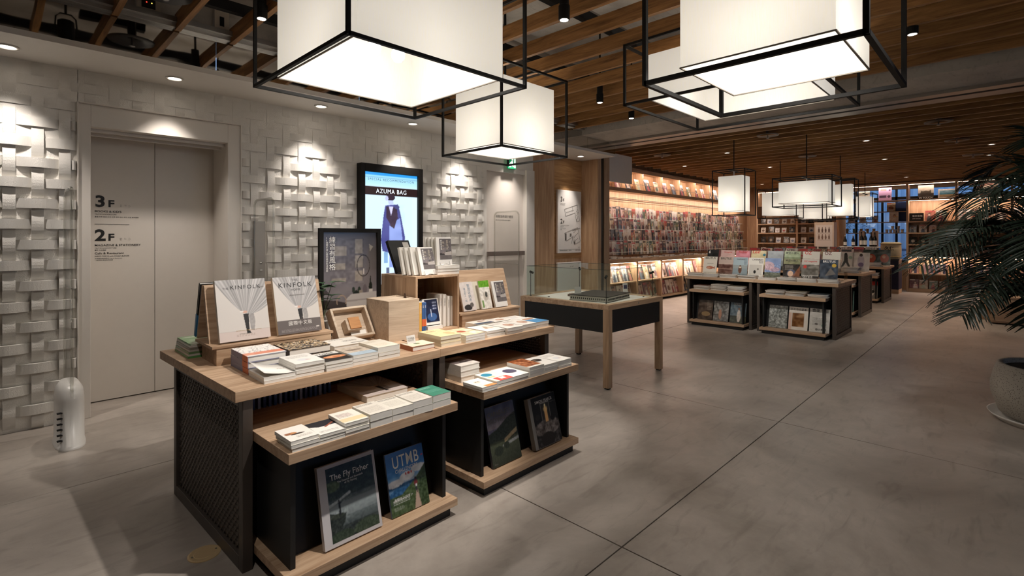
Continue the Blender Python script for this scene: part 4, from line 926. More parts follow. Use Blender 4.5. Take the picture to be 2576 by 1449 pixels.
# ---- wooden cubby with its books
cu = empty('book_cubby', (1.84, 2.64, .74), 'open fronted oak cubby box standing on the table', 'cubby')
cw, cd, ch, ct = .35, .40, .365, .015
bx('side', M_oakZ, (0, ct, 0, cd, 0, ch - ct), cu); bx('side', M_oakZ, (cw - ct, cw, 0, cd, 0, ch - ct), cu); bx('top', M_oakY, (0, cw, 0, cd, ch - ct, ch), cu, bevel=.001)
bx('bottom', M_oakX, (ct, cw - ct, 0, cd, 0, ct), cu); bx('back', M_oakX, (ct, cw - ct, cd - .01, cd, ct, ch - ct), cu)
zc = .7555
def spine_book(x, y, z, w, h, d, col, label, foot=None, txt=None, tm=None):
    o = tag(MB().box(0, w, 0, d, 0, h).build('book', plain('spine_' + col, col, .5), bevel=.001), label, 'book', 'books inside the oak cubby'); o.location = (x, y, z)
    if foot: bx('spine_foot', plain('foot_' + foot, foot, .5), (-.0005, w + .0005, -.0006, .001, .03, .075), o)
    bx('pages', M_paper, (.002, w - .002, .003, d - .002, h, h + .0005), o)
    if txt: text(o, txt, w * .55, (w * .25, -.0012, h * .85), (R(90), 0, 0), tm or M_inkw, vertical=True, space=1.0)
    return o
spine_book(1.858, 2.66, zc, .021, .185, .13, '2d4a80', 'navy spine book with orange foot, first in the row inside the cubby', 'd4693a', '人生整理', M_inkw)
spine_book(1.882, 2.66, zc, .019, .183, .13, 'd9a64a', 'yellow spine book standing inside the cubby', None, '生活的練習')
spine_book(1.903, 2.66, zc, .015, .182, .13, '3a5f97', 'blue spine book with orange foot beside the yellow one in cubby', 'd4693a', '夢想')
spine_book(1.920, 2.66, zc, .015, .182, .13, '3f6299', 'blue spine book with orange foot beside the star cover book in cubby', 'd4693a', '夢想')
for i, (x, h) in enumerate(((2.075, .215), (2.093, .215), (2.111, .214), (2.129, .20), (2.147, .20), (2.160, .198))):
    spine_book(x, 2.70 - .012 * (i % 2), zc, .0165 if i < 4 else .012, h, .15, 'e6e2db', 'white spine book standing in the right row inside the cubby', None, '生活美學設計', M_inkg)
mk('star', 52, 72, 'e4e0d8', lambda q: q.rect(.12, .1, .95, .97, '1c2340').ell(.5, .3, .3, .15, '3a5a8c').lines(.6, .55, .85, .9, 3, 'b9c3dd', 3, .8).rect(.45, .3, .48, .6, 'cfd8ea').noise(3, 10, .04))
book((1.945, 2.70, zc + .022), 'white edged book with dark blue starry cover on a stand inside the cubby', .125, .17, .02, 'e4e0d8', 'star', lean=14)
stack(1.945, 2.66, zc, 1, .02, 'white book', 'lying flat inside the cubby under the starry cover book', .12, .12, 'e6e2da')
dk = book((1.86, 2.86, zc), 'black book with barcode standing at the back of the cubby', .13, .24, .02, '1d1d20', None, True, lean=8); bx('barcode', M_white, (.04, .11, .17, .22, .02, .0205), dk)
ZTOP = .74 + ch + .0004
q = Pic(60, 84, 'e8e4de'); rm = pic_room(48, 64, False); q.c[16:80, 12:60] = rm; ARTS['roomcov'] = q.done()
bbk = book((1.875, 2.92, ZTOP), 'big black back cover book tilted on a wire stand atop the cubby', .2, .235, .022, '141416', None, True, lean=24, rz=R(12)); bx('barcode', M_white, (.13, .185, .185, .22, .022, .0226), bbk)
for i in range(4):
    o = book((1.848 + .022 * i if i < 3 else 1.905, 2.79 - .035 * i, ZTOP), 'white book with grey room cover, %s of four leaning on the cubby top' % ['rearmost', 'third', 'second', 'foremost'][i], .128, .182, .019, 'e6e2da', 'roomcov' if i == 3 else None, lean=15, rz=R(6), group='white books leaning on the cubby')
    if i == 3: text(o, '練習有風格', .014, (.034, .155, .0195), (0, 0, 0), M_inkw, vertical=True, space=1.0)
    else: o.location.x = 1.84 + .016 * i
_, zs = stack(2.03, 2.665, ZTOP, 3, .019, 'white book with grey spine lettering', 'on the cubby top', .182, .13, 'e9e5de')
for i in range(4):
    o = book((2.012 + .013 * i, 2.78 - .022 * i, zs), 'white book with grey room cover, %s of four upright on the flat pile' % ['rearmost', 'third', 'second', 'foremost'][i], .128, .185, .017, 'e6e2da', 'roomcov' if i == 3 else None, lean=5, rz=R(2), group='white books upright on the pile')
    if i == 3: text(o, '練習有風格', .014, (.034, .158, .0175), (0, 0, 0), M_inkw, vertical=True, space=1.0)
def wire_stand(x, y, z, rz, label):
    w = empty('wire_stand', (x, y, z), label, 'book stand', rz, 'clear wire book stands')
    MB().tube([(-.04, .0, .03), (-.04, -.012, .004), (-.02, -.016, .006), (0, -.012, .012), (.02, -.016, .006), (.04, -.012, .004), (.04, 0, .03)], .002, 5).build('front_wire', M_alu, w)
    MB().tube([(-.04, 0, .002), (-.04, .09, .002), (-.03, .06, .09), (.03, .06, .09), (.04, .09, .002), (.04, 0, .002)], .002, 5).build('back_wire', M_alu, w)
wire_stand(1.965, 2.672, ZTOP, R(6), 'thin wire stand in front of the white books on cubby top')
wire_stand(2.115, 2.705, zs, 0, 'thin wire stand on the flat white pile')

# ---- books on the rear easel
mk('tidy', 52, 80, 'e2d8d2', lambda q: q.ell(.4, .12, .3, .1, '3a3533').ell(.7, .2, .14, .08, '6b6460').noise(3, 10, .03))
mk('cook', 52, 80, 'e6e0d6', lambda q: q.rect(0, .76, 1, 1, '6aa62f').ell(.55, .45, .3, .16, 'c9c0b4').ell(.6, .5, .12, .1, '4a4a44').rect(.1, .05, .25, .3, '7fa05f').noise(4, 12, .1))
t1 = book((2.272, 2.70, .834), 'pinkish white book with large vertical blue lettering on rear easel', .118, .205, .014, 'd8cfc8', 'tidy', lean=LEAN); text(t1, '整理收納術', .026, (.065, .168, .0146), ON, plain('blue_ink', '5f7f94', .5), vertical=True, space=.98); text(t1, '讓全家人一起', .017, (.03, .15, .0146), ON, plain('blue_ink', '5f7f94', .5), vertical=True, space=.98)
book((2.40, 2.73, .834), 'plain cream book behind the green band book on rear easel', .10, .2, .014, 'ddd5c4', None, lean=LEAN)
book((2.445, 2.70, .834), 'white book with bright green band on rear easel', .10, .205, .012, 'e8e3da', 'cook', lean=LEAN - 2, rz=R(0))
t3 = book((2.575, 2.70, .834), 'white book with grey room cover on the rear easel', .125, .195, .016, 'e6e2da', 'roomcov', lean=LEAN); text(t3, '練習有風格', .014, (.034, .165, .0166), ON, M_inkw, vertical=True, space=1.0)

# ---- pale wooden cube, tilted box with block, small plant
wc = empty('wooden_cube_box', (1.605, 2.57, .74), 'pale wooden cube box with sunken lid and leather tab', 'wooden box')
b_ = MB(); b_.box(0, .213, 0, .012, 0, .238).box(0, .213, .238, .25, 0, .238).box(0, .012, .012, .238, 0, .238).box(.201, .213, .012, .238, 0, .238).box(.012, .201, .012, .238, 0, .012)
b_.build('body', M_pale, wc, bevel=.001); bx('lid', M_pale, (.0125, .2005, .0125, .2375, .222, .234), wc, bevel=.001)
MB().prism([(.10, .232), (.13, .232), (.124, .262), (.106, .262)], .186, .189, 'x').build('leather_tab', plain('brown_leather', '4b3524', .6), wc)
tb_ = empty('tilted_wooden_box', (1.362, 2.69, .742), 'shallow pale wooden tray tilted up, holding a wooden block', 'wooden box'); tb_.rotation_euler = (R(-33), 0, R(3))
w_, h_, d_ = .235, .195, .06; tq = .014
f = MB(); f.box(0, tq, 0, d_, 0, h_).box(w_ - tq, w_, 0, d_, 0, h_).box(tq, w_ - tq, 0, d_, 0, tq).box(tq, w_ - tq, 0, d_, h_ - tq, h_); f.build('rim', M_pale, tb_, bevel=.002); bx('back', M_pale, (tq, w_ - tq, d_ - .01, d_, tq, h_ - tq), tb_)
bl = bx('block', M_pale, (.07, .16, -.004, .05, .045, .115), tb_, bevel=.002); bx('block_cap', wood('orange_oak', 'a97445', 'd09a66', 'X', 2), (.085, .155, -.012, -.004, .05, .12), bl)
bx('leaflet', M_paper, (.10, .20, .03, .032, .016, .05), tb_)
tb_.location.z = .742 + .0335
pt = empty('potted_sprig', (1.362, 2.905, .74), 'small leafy plant in a pale grey pot beside the poster', 'potted plant')
MB().lathe([(.03, 0), (.036, .05), (.039, .115), (.036, .115), (.034, .10), (.001, .10)], 24, cap=False).build('pot', plain('pale_pot', 'cfcac4', .5), pt, smooth=True)
M_leaf = plain('sprig_leaf', '3f5a40', .4, noise=.25, nscale=60); lfm = MB()
rl = random.Random(3)
def leaf(mb, base, d, L, Wd, up=.3, n=5):
    base = Vector(base); d = Vector(d).normalized(); side = d.cross(Vector((0, 0, 1))).normalized(); vs = []; fs = []
    for i in range(n + 1):
        t = i / n; c_ = base + d * L * t + Vector((0, 0, up * L * (t - 1.3 * t * t))); w = Wd * math.sin(math.pi * min(.98, .06 + .92 * t)) ** .8
        vs += [c_ - side * w, c_ + Vector((0, 0, -w * .25)), c_ + side * w]
    for i in range(n): a = 3*i; fs += [(a, a+1, a+4, a+3), (a+1, a+2, a+5, a+4)]
    mb.add(vs, fs)
stm = MB()
for q in range(6):
    an = q * 1.1; hh = .13 + .12 * rl.random(); tip = (.06 * math.cos(an), .06 * math.sin(an), .10 + hh); stm.tube([(0, 0, .10), (.025*math.cos(an), .025*math.sin(an), .10 + hh*.5), tip], .0018, 5)
    for j in range(6):
        a2 = an + j * 1.05; leaf(lfm, (tip[0], tip[1], tip[2] - .02 * (j // 3)), (math.cos(a2), math.sin(a2), .15), .06 + .02 * rl.random(), .018)
stm.build('stem', plain('sprig_stem', '4c5a3a', .6), pt)
for q in range(1): lfm.build('foliage', M_leaf, pt, smooth=True)['kind'] = 'stuff'

# ---- advert screen on the woven wall
sc = empty('advert_screen', (2.692, 4.835, .75), 'tall black framed advertising screen showing a woman in a blue coat', 'screen')
sw, shh = .78, 1.383; fsc = MB(); fsc.box(0, .046, 0, .12, 0, shh).box(sw - .061, sw, 0, .12, 0, shh).box(.046, sw - .061, 0, .12, 0, .09).box(.046, sw - .061, 0, .12, shh - .085, shh)
fsc.build('frame', M_frame, sc, bevel=.002); iw, ih = sw - .107, shh - .175
obj('screen_image', print_mesh('screen_image', pic_screen(140, 248), iw, ih, M_screen), sc, (.046, .03, .09), (R(90), 0, 0)); bx('panel', M_dark, (.04, sw - .05, .035, .11, .05, shh - .05), sc)
text(sc, 'SPECIAL RECOMMENDATION', .036, (.046 + iw/2, .028, .09 + ih * .928), (R(90), 0, 0), plain('grey_blue_ink', '5b7284', .5), 'CENTER', sx=.92, space=1.42)
text(sc, 'AZUMA BAG', .068, (.046 + iw/2, .028, .09 + ih * .818), (R(90), 0, 0), glow('white_letters', 'dff0ff', 1.0), 'CENTER', space=1.15, sx=.9)

# ---- clear anti-theft gates
def gate(x, label):
    g = empty('security_gate', (x, 4.28, 0), label, 'security gate', 0, 'clear acrylic security gates')
    H_, D_, r = 1.67, .43, .06; o = []
    for k in range(5): a = math.pi/2 * k/4; o.append((D_ - r + r*math.sin(a), H_ - r + r*math.cos(a)))
    out = [(0, .02), (0, H_ - r)] + [(r - r*math.cos(math.pi/2*k/4), H_ - r + r*math.sin(math.pi/2*k/4)) for k in range(1, 5)] + o + [(D_, .02)]
    MB().prism([(a, b) for a, b in out], -.004, .004, 'x').build('panel', M_acryl, g)
    MB().tube([(0, a, b) for a, b in out], .010, 8).build('rim', glass('acrylic_rim', (.90, .90, .88), 1.5), g, smooth=True); MB().tube([(0, .01, 1.02), (0, D_ - .01, 1.02)], .005, 6).build('cross_bar', glass('acrylic_rim', (.90, .90, .88), 1.5), g)
    b = MB(); pr = []
    for k in range(24):
        a = 2 * math.pi * k / 24; ca, sa = math.cos(a), math.sin(a); pr.append((.075 * (abs(ca) ** .75) * (1 if ca > 0 else -1), .17 + .19 * (abs(sa) ** .8) * (1 if sa > 0 else -1)))
    ring = lambda s, z: [(p_[0]*s, .17 + (p_[1] - .17)*s, z) for p_ in pr]
    vs = []; fs = []; lv = ((1.08, 0), (1.08, .015), (1.0, .02), (.98, .30), (.9, .36), (.6, .40))
    for s, z in lv: vs += ring(s, z)
    for i in range(len(lv) - 1):
        for k in range(24): j = (k + 1) % 24; fs.append((i*24+k, i*24+j, (i+1)*24+j, (i+1)*24+k))
    fs.append(tuple(range((len(lv)-1)*24, len(lv)*24))); b.add(vs, fs).build('base', plain('white_plastic', 'dedbd6', .3), g, smooth=True)
    v = MB()
    for k in range(6): v.box(-.072, -.045, -.005, .02, .06 + .035*k, .066 + .035*k)
    v.build('vent_slots', M_dark, g)
    return g
gate(.355, 'clear security gate with white base left of the lift'); gate(1.60, 'clear security gate in front of the lift call panel'); gate(4.49, 'clear security gate in front of the white emergency door')
fb = empty('floor_outlet', (.632, 2.455, 0), 'round brass floor outlet cover beside the wire mesh table end', 'floor outlet'); M_br = plain('brass', 'd9bd90', .35, metal=.3)
MB().lathe([(.062, 0), (.062, .003), (.055, .004), (.04, .0035), (.038, .0045), (.001, .0045)], 36, cap=False).build('cover', M_br, fb, smooth=False); MB().lathe([(.004, .004), (.004, .006), (.001, .006)], 10, cx=.045, cap=False).lathe([(.004, .004), (.004, .006), (.001, .006)], 10, cx=-.045, cap=False).build('screw', M_alu, fb)

# ---- glass display case
gc = empty('glass_display_case', (3.80, 2.53, 0), 'oak legged display table with black apron and open glass surround', 'display case')
GX, GY = .98, 1.07; lg = .06
for x_, y_ in ((0, 0), (GX - lg, 0), (0, GY - lg), (GX - lg, GY - lg)): bx('leg', M_oakZ, (x_, x_ + lg, y_, y_ + lg, .012, .703), gc, bevel=.002); bx('foot_pad', M_dark, (x_ + .01, x_ + lg - .01, y_ + .01, y_ + lg - .01, 0, .012), gc)
for nm, b in (('apron', (lg, GX - lg, .004, .02, .50, .703)), ('apron', (lg, GX - lg, GY - .02, GY - .004, .50, .703)), ('apron', (.004, .02, lg, GY - lg, .50, .703)), ('apron', (GX - .02, GX - .004, lg, GY - lg, .50, .703))): bx(nm, M_black, b, gc)
f = MB(); f.box(0, GX, 0, .07, .703, .75).box(0, GX, GY - .07, GY, .703, .75).box(0, .07, .07, GY - .07, .703, .75).box(GX - .07, GX, .07, GY - .07, .703, .75); f.build('top_frame', M_oakX, gc, bevel=.002)
bx('lining', plain('pale_lining', 'cdc6be', .8, bump=.3), (.07, GX - .07, .07, GY - .07, .69, .742), gc)
i0 = .045; gz0, gz1 = .75, 1.055; tq = .006
for b in ((i0, GX - i0, i0, i0 + tq, gz0, gz1), (i0, GX - i0, GY - i0 - tq, GY - i0, gz0, gz1), (i0, i0 + tq, i0 + tq, GY - i0 - tq, gz0, gz1), (GX - i0 - tq, GX - i0, i0 + tq, GY - i0 - tq, gz0, gz1)): bx('glass_pane', M_glass, b, gc)
e_ = MB()
for b in ((i0, GX - i0, i0, i0 + tq), (i0, GX - i0, GY - i0 - tq, GY - i0), (i0, i0 + tq, i0 + tq, GY - i0 - tq), (GX - i0 - tq, GX - i0, i0 + tq, GY - i0 - tq)): e_.box(*b, gz1, gz1 + .003)
e_.build('glass_edge', plain('green_glass_edge', '3b4a44', .2), gc); bx('lock', M_alu, (.5, .515, -.002, 0, .72, .735), gc)
for x_, y_ in ((.075, .075), (GX - .075, .075), (.075, GY - .075), (GX - .075, GY - .075)):
    pl_ = empty('pin_light', (3.80 + x_, 2.53 + y_, .745), 'thin black pin spotlight standing in a corner of the glass case', 'pin light', 0, 'pin lights in the glass case')
    MB().lathe([(.014, 0), (.014, .006), (.003, .008), (.003, .24)], 10).build('stem', M_frame, pl_); dx, dy = (.5 - x_/GX), (.5 - y_/GY); n_ = math.hypot(dx, dy); dx /= n_; dy /= n_
    MB().tube([(-dx*.012, -dy*.012, .255), (dx*.028, dy*.028, .238)], .012, 10).build('head', M_frame, pl_)
ob = empty('ornate_album', (3.99, 2.665, .7435), 'dark album with silver patterned edge lying in the glass case', 'album', R(9))
bx('pages', plain('silver_edge', 'b9b2a8', .4, noise=.5, nscale=120), (.0, .51, .0, .40, .002, .046), ob); bx('cover', plain('album_black', '2a2825', .5, bump=.5), (-.004, .516, -.004, .404, .046, .053), ob); bx('cover', plain('album_black', '2a2825', .5), (-.004, .516, -.004, .404, .0, .002), ob)
hl = MB()
for k in range(18): hl.box(.01 + .028*k, .024 + .028*k, -.003, .0, .016, .032); hl.box(-.003, 0, .01 + .0215*k, .019 + .0215*k, .016, .032)
hl.build('edge_holes', M_dark, ob)
for k, (a, b) in enumerate(((0, 0), (.05, .02), (.10, .0))): q = bx('trinket_box', plain('brown_trinket', '6b5246', .4, noise=.5, nscale=80), (a, a + .055, b, b + .05, 0, .022), None, .002); tag(q, 'small brown patterned trinket box in the glass case', 'trinket box', 'trinket boxes in the case').location = (4.16, 3.22, .7425)
for x_, y_, w, h, lab in ((4.0, 3.05, .075, .12, 'blank white card standing beside the trinket boxes in glass case'), (4.60, 2.88, .06, .13, 'white card with dark picture standing in the glass case')):
    k_ = tag(bx('info_card', M_white, (0, w, 0, .004, 0, h)), lab, 'card'); k_.location = (x_, y_, .7425); k_.rotation_euler = (R(-4), 0, R(-20))
    if 'dark' in lab: bx('picture', plain('violet_print', '4a4560', .4), (.008, w - .008, -.0006, 0, .07, .11), k_)
for x_, y_ in ((3.95, 3.35), (4.62, 2.66)): tag(bx('hygrometer', M_dark, (x_, x_ + .022, y_, y_ + .01, .743, .75), None, .001), 'tiny black sensor lying on the case lining', 'sensor', 'tiny sensors in the glass case')

# ---- row of small blue comics at the rear of the first tray
for i in range(17):
    c = ('2c3f6b', '34487a', '8d97ad', '26355c')[i % 4]
    o = tag(MB().box(0, .0125, 0, .11, 0, .125 + .004 * (i % 3)).build('book', plain('comic_' + c, c, .5)), '%s comic standing upright in the row at tray rear under the table' % {'2c3f6b': 'blue', '34487a': 'bright blue', '8d97ad': 'pale blue', '26355c': 'dark blue'}[c], 'book', 'blue comics under the first table')
    o.location = (.815 + .0245 * i, 2.50, .5504); bx('spine_title', M_inkw, (.003, .0095, -.0006, 0, .05, .10), o)
# ================================================================ small magazines: one mesh each, printed front
def mag_mesh(pic, w, h, t, edge='e7e1d8', mat=None, spine=None):
    me = print_mesh('magazine', pic, w, h, mat or M_gloss)
    # add the body behind the printed face
    n0 = len(me.vertices); v = np.empty(n0 * 3); me.vertices.foreach_get('co', v); v = v.reshape(-1, 3); v[:, 2] = t
    F = np.empty(len(me.polygons) * 4, np.int32); me.loops.foreach_get('vertex_index', F); F = F.reshape(-1, 4)
    cols = np.empty(len(me.loops) * 4, np.float32); me.color_attributes['Col'].data.foreach_get('color', cols); cols = cols.reshape(-1, 4, 4)
    bv = np.array([(0,0,0),(w,0,0),(w,h,0),(0,h,0),(0,0,t-.0002),(w,0,t-.0002),(w,h,t-.0002),(0,h,t-.0002)])
    bf = np.array([(0,3,2,1),(0,1,5,4),(1,2,6,5),(2,3,7,6),(3,0,4,7)]) + n0
    V = np.vstack([v, bv]); FF = np.vstack([F, bf])
    ec = np.ones((5, 4, 4), np.float32); ec[:, :, :3] = lin(edge); ec[4, :, :3] = lin(spine) if spine else lin_np(pic[pic.shape[0]//2, 0]); ec[0, :, :3] = lin_np(pic[0, 0])
    cols = np.vstack([cols, ec])
    m2 = bpy.data.meshes.new('magazine'); m2.vertices.add(len(V)); m2.vertices.foreach_set('co', V.ravel()); m2.loops.add(FF.size); m2.loops.foreach_set('vertex_index', FF.ravel().astype(np.int32))
    m2.polygons.add(len(FF)); m2.polygons.foreach_set('loop_start', (np.arange(len(FF)) * 4).astype(np.int32)); m2.update(calc_edges=True)
    at = m2.color_attributes.new('Col', 'BYTE_COLOR', 'CORNER'); at.data.foreach_set('color', cols.ravel()); m2.materials.append(mat or M_gloss)
    bpy.data.meshes.remove(me); return m2
def stand(me, loc, label, group, lean=14, rz=0, name='magazine', cat='magazine'):
    o = obj(name, me, None, loc, (R(90 - lean), 0, rz)); return tag(o, label, cat, group)
VAR = [(k % len(PALS), mag_mesh(pic_mag(100 + k, 22, 30, k % len(PALS)), .2, .28, .006)) for k in range(48)]
rw = random.Random(11)

def led(parent, b, energy, aim, col=(1, .80, .69), light=True):
    """an LED strip: the lit diffuser and the light it gives"""
    bx('led_strip', M_strip, b, parent)
    x0, x1, y0, y1, z0, z1 = b
    l = bpy.data.lights.new('led_light', 'AREA'); l.shape = 'RECTANGLE'; l.size = max(x1 - x0, y1 - y0); l.size_y = .02; l.energy = energy; l.color = col
    o = bpy.data.objects.new('led_light', l); C.objects.link(o); o.parent = parent; o.location = ((x0+x1)/2, (y0+y1)/2, z0 - .003)
    z_ = -Vector(aim).normalized(); x_ = Vector((1, 0, 0)) if x1 - x0 > y1 - y0 else Vector((0, 1, 0)); y_ = z_.cross(x_).normalized(); x_ = y_.cross(z_)
    o.rotation_euler = Matrix((x_, y_, z_)).transposed().to_euler()
def join_stuff(name, items, label, cat, group=None):
    """many small alike pieces as one object"""
    V = []; F = []; K = []; n0 = 0
    for me, M, col in items:
        n = len(me.vertices); v = np.empty(n * 3); me.vertices.foreach_get('co', v); v = v.reshape(-1, 3); A = np.array(M); V.append(v @ A[:3, :3].T + A[:3, 3])
        f = np.empty(len(me.loops), np.int32); me.loops.foreach_get('vertex_index', f); F.append(f.reshape(-1, 4) + n0); n0 += n
        c = np.ones((len(f), 4), np.float32)
        if 'Col' in me.color_attributes: me.color_attributes['Col'].data.foreach_get('color', cc := np.empty(len(f) * 4, np.float32)); c = cc.reshape(-1, 4)
        elif col: c[:, :3] = lin(col)
        K.append(c)
    V = np.vstack(V); F = np.vstack(F); K = np.vstack(K); me = bpy.data.meshes.new(name); me.vertices.add(len(V)); me.vertices.foreach_set('co', V.ravel()); me.loops.add(F.size); me.loops.foreach_set('vertex_index', F.ravel().astype(np.int32))
    me.polygons.add(len(F)); me.polygons.foreach_set('loop_start', (np.arange(len(F)) * 4).astype(np.int32)); me.update(calc_edges=True)
    me.color_attributes.new('Col', 'BYTE_COLOR', 'CORNER').data.foreach_set('color', K.ravel()); me.materials.append(M_gloss)
    return tag(obj(name, me), label, cat, group, 'stuff')
def xf(loc, rot, sc=(1, 1, 1)):
    from mathutils import Euler
    return Matrix.Translation(loc) @ Euler(rot).to_matrix().to_4x4() @ Matrix.Diagonal((*sc, 1))
FAR_MAGS = []; PILES = []
# ---- long magazine wall
ms = empty('wall_shelving', (0, 0, 0), 'long built-in oak magazine wall with acrylic racks and lit shelves', 'shelving')
X0, X1 = 7.9, 15.6
bx('back_panel', M_wallwood, (X0, X1, 5.83, 5.858, 0, 2.80), ms)
bx('counter', M_oakX, (X0, X1, 5.40, 5.83, .885, .925), ms, bevel=.002); bx('counter_front', M_oakX, (X0, X1, 5.40, 5.43, .85, .885), ms)
bx('bottom_board', M_oakX, (X0, X1, 5.40, 5.83, .05, .085), ms, bevel=.002); bx('middle_shelf', M_oakX, (X0, X1, 5.42, 5.83, .44, .465), ms)
bx('toe_kick', M_dark, (X0, X1, 5.46, 5.83, 0, .05), ms)
for k in range(9): bx('divider', M_oakZ, (8.13 + 1.007*k, 8.18 + 1.007*k, 5.405, 5.83, .085, .85), ms)
bx('upper_shelf', M_oakX, (X0, X1, 5.50, 5.83, 2.285, 2.33), ms, bevel=.002); bx('top_board', M_oakX, (X0, X1, 5.50, 5.83, 2.715, 2.76), ms)
for k in range(10): bx('divider', M_oakZ, (8.02 + .84*k, 8.05 + .84*k, 5.60, 5.83, 2.33, 2.715), ms)
M_strip = glow('warm_led_strip', 'ffe3c4', 8)
led(ms, (X0, X1, 5.54, 5.555, 2.706, 2.714), 40, (0, .6, -1)); led(ms, (X0, X1, 5.53, 5.545, 2.277, 2.284), 48, (0, .35, -1)); led(ms, (X0, X1, 5.44, 5.455, .842, .849), 48, (0, .35, -1))
for b in ((X0, X1, 5.505, 5.52, 2.68, 2.715), (X0, X1, 5.495, 5.512, 2.262, 2.33)): bx('light_baffle', M_oakX, b, ms)
MB().tube([(X0, 5.52, 2.44), (X1, 5.52, 2.44)], .004, 5).build('guard_rail', M_steel, ms); MB().tube([(X0, 5.79, 2.16), (X1, 5.79, 2.16)], .006, 5).tube([(X0, 5.79, 2.12), (X1, 5.79, 2.12)], .004, 5).build('hanging_rail', M_steel, ms)
for r_ in range(4):
    y = 5.50 + .05 * r_; z = 1.0 + .230 * r_
    ra = tag(MB().box(8.08, 15.45, y - .012, y - .008, z - .01, z + .05).box(8.08, 15.45, y - .012, y + .035, z - .012, z - .008).build('acrylic_rack', M_acryl), 'clear acrylic ledge across the magazine wall, %s' % ['lowest of four', 'second from the bottom', 'third from the bottom', 'uppermost of four'][r_], 'rack', 'acrylic ledges of the magazine wall')
    bx('front_edge', plain('acrylic_edge_glint', 'f1ece4', .2), (8.08, 15.45, y - .013, y - .007, z + .05, z + .059), ra)  # clear lip edge painted white for the light it catches
    x = 8.12 + .03 * r_; k = 0
    while x < 15.15:
        pi_, me = VAR[rw.randrange(48)]
        lc = (x, y + .008 + rw.uniform(0, .002), z - .004 + rw.uniform(0, .008))
        sx_, sy_ = rw.uniform(.82, 1.06), rw.uniform(.9, 1.06)
        if x > 13.3: FAR_MAGS.append((me, xf(lc, (R(87.5), 0, R(4.5)), (sx_, sy_, 1)), None))
        else: mg = stand(me, lc, '%s magazine in the %s acrylic row of the oak wall' % (PALN[pi_], ['lowest', 'second', 'third', 'uppermost'][r_]), 'magazines in the acrylic wall racks', 2.5 + rw.uniform(-1, 2), R(4.5)); mg.scale = (sx_, sy_, 1)
        x += .134 + rw.random() * .022
join_stuff('magazine_row', FAR_MAGS, 'far end of the four acrylic magazine rows beside the end panel', 'magazines')
for k in range(18):
    x = 8.28 + .40 * k
    if x > 15.3: break
    pi_, me = VAR[rw.randrange(48)]
    o = stand(me, (x, 5.62, 2.335), '%s book facing out on the lit top shelf of oak wall' % PALN[pi_], 'books on the lit top shelf', 16, 0, 'book', 'book'); s_ = .84 + .2 * rw.random(); o.scale = (s_, s_, 2)
for bay in range(4):
    for row, z in ((0, .467), (1, .087)):
        x = 8.20 + 1.007 * bay + .02
        for j in range(5):
            pi_, me = VAR[rw.randrange(48)]
            o = stand(me, (x, 5.50 + .012 * (j % 2), z), '%s magazine leaning in %s lower bay of oak wall' % (PALN[pi_], 'the upper half of a' if row == 0 else 'the bottom of a'), 'magazines in the lower bays', 12 + rw.randint(0, 5), R(3)); o.scale = (1, 1.12, 3)
            x += .19
M_pages = plain('stacked_pages', 'c9bfb4', .6, noise=.2, nscale=60)
ME_FLAT = []
for c in ('b9a79c', '9a9389', '7c6f68', 'c7bdb2', '5f666b', '8f6d62', 'a9a08c'):
    q = Pic(6, 8, c).noise(len(ME_FLAT), 4, .12).done(); ME_FLAT.append((c, mag_mesh(q, .21, .28, .0145, 'e9e5dd')))
FLN = {'b9a79c': 'dusty', '9a9389': 'grey', '7c6f68': 'brown-grey', 'c7bdb2': 'pale', '5f666b': 'slate', '8f6d62': 'reddish', 'a9a08c': 'khaki'}
def flat_pile(x, y, z, n, where, group, rz=0, s=1, jit=.008, sc=(1, 1, 1), stuff=False):
    for i in range(n):
        if stuff:
            c, me = rw.choice(ME_FLAT); PILES.append((me, xf((x + rw.uniform(-jit, jit), y + rw.uniform(-jit, jit), z + i * .0149 * sc[2]), (0, 0, rz + R(rw.uniform(-2, 2))), sc), None)); continue
        c, me = rw.choice(ME_FLAT); o = obj('magazine', me, None, (x + rw.uniform(-jit, jit), y + rw.uniform(-jit, jit), z + i * .0149 * sc[2]), (0, 0, rz + R(rw.uniform(-2, 2)))); o.scale = sc
        tag(o, '%s magazine in a pile %s' % (FLN[c], where), 'magazine', group)
x = 8.2
while x < 12.9: flat_pile(x, 5.415, .9255, rw.choice((2, 3, 4)), 'on the oak wall counter', 'piles on the wall counter', sc=(1, .26, 1), stuff=True); x += .235
join_stuff('magazine_piles', PILES, 'low piles of magazines along the oak wall counter', 'magazines'); PILES.clear()
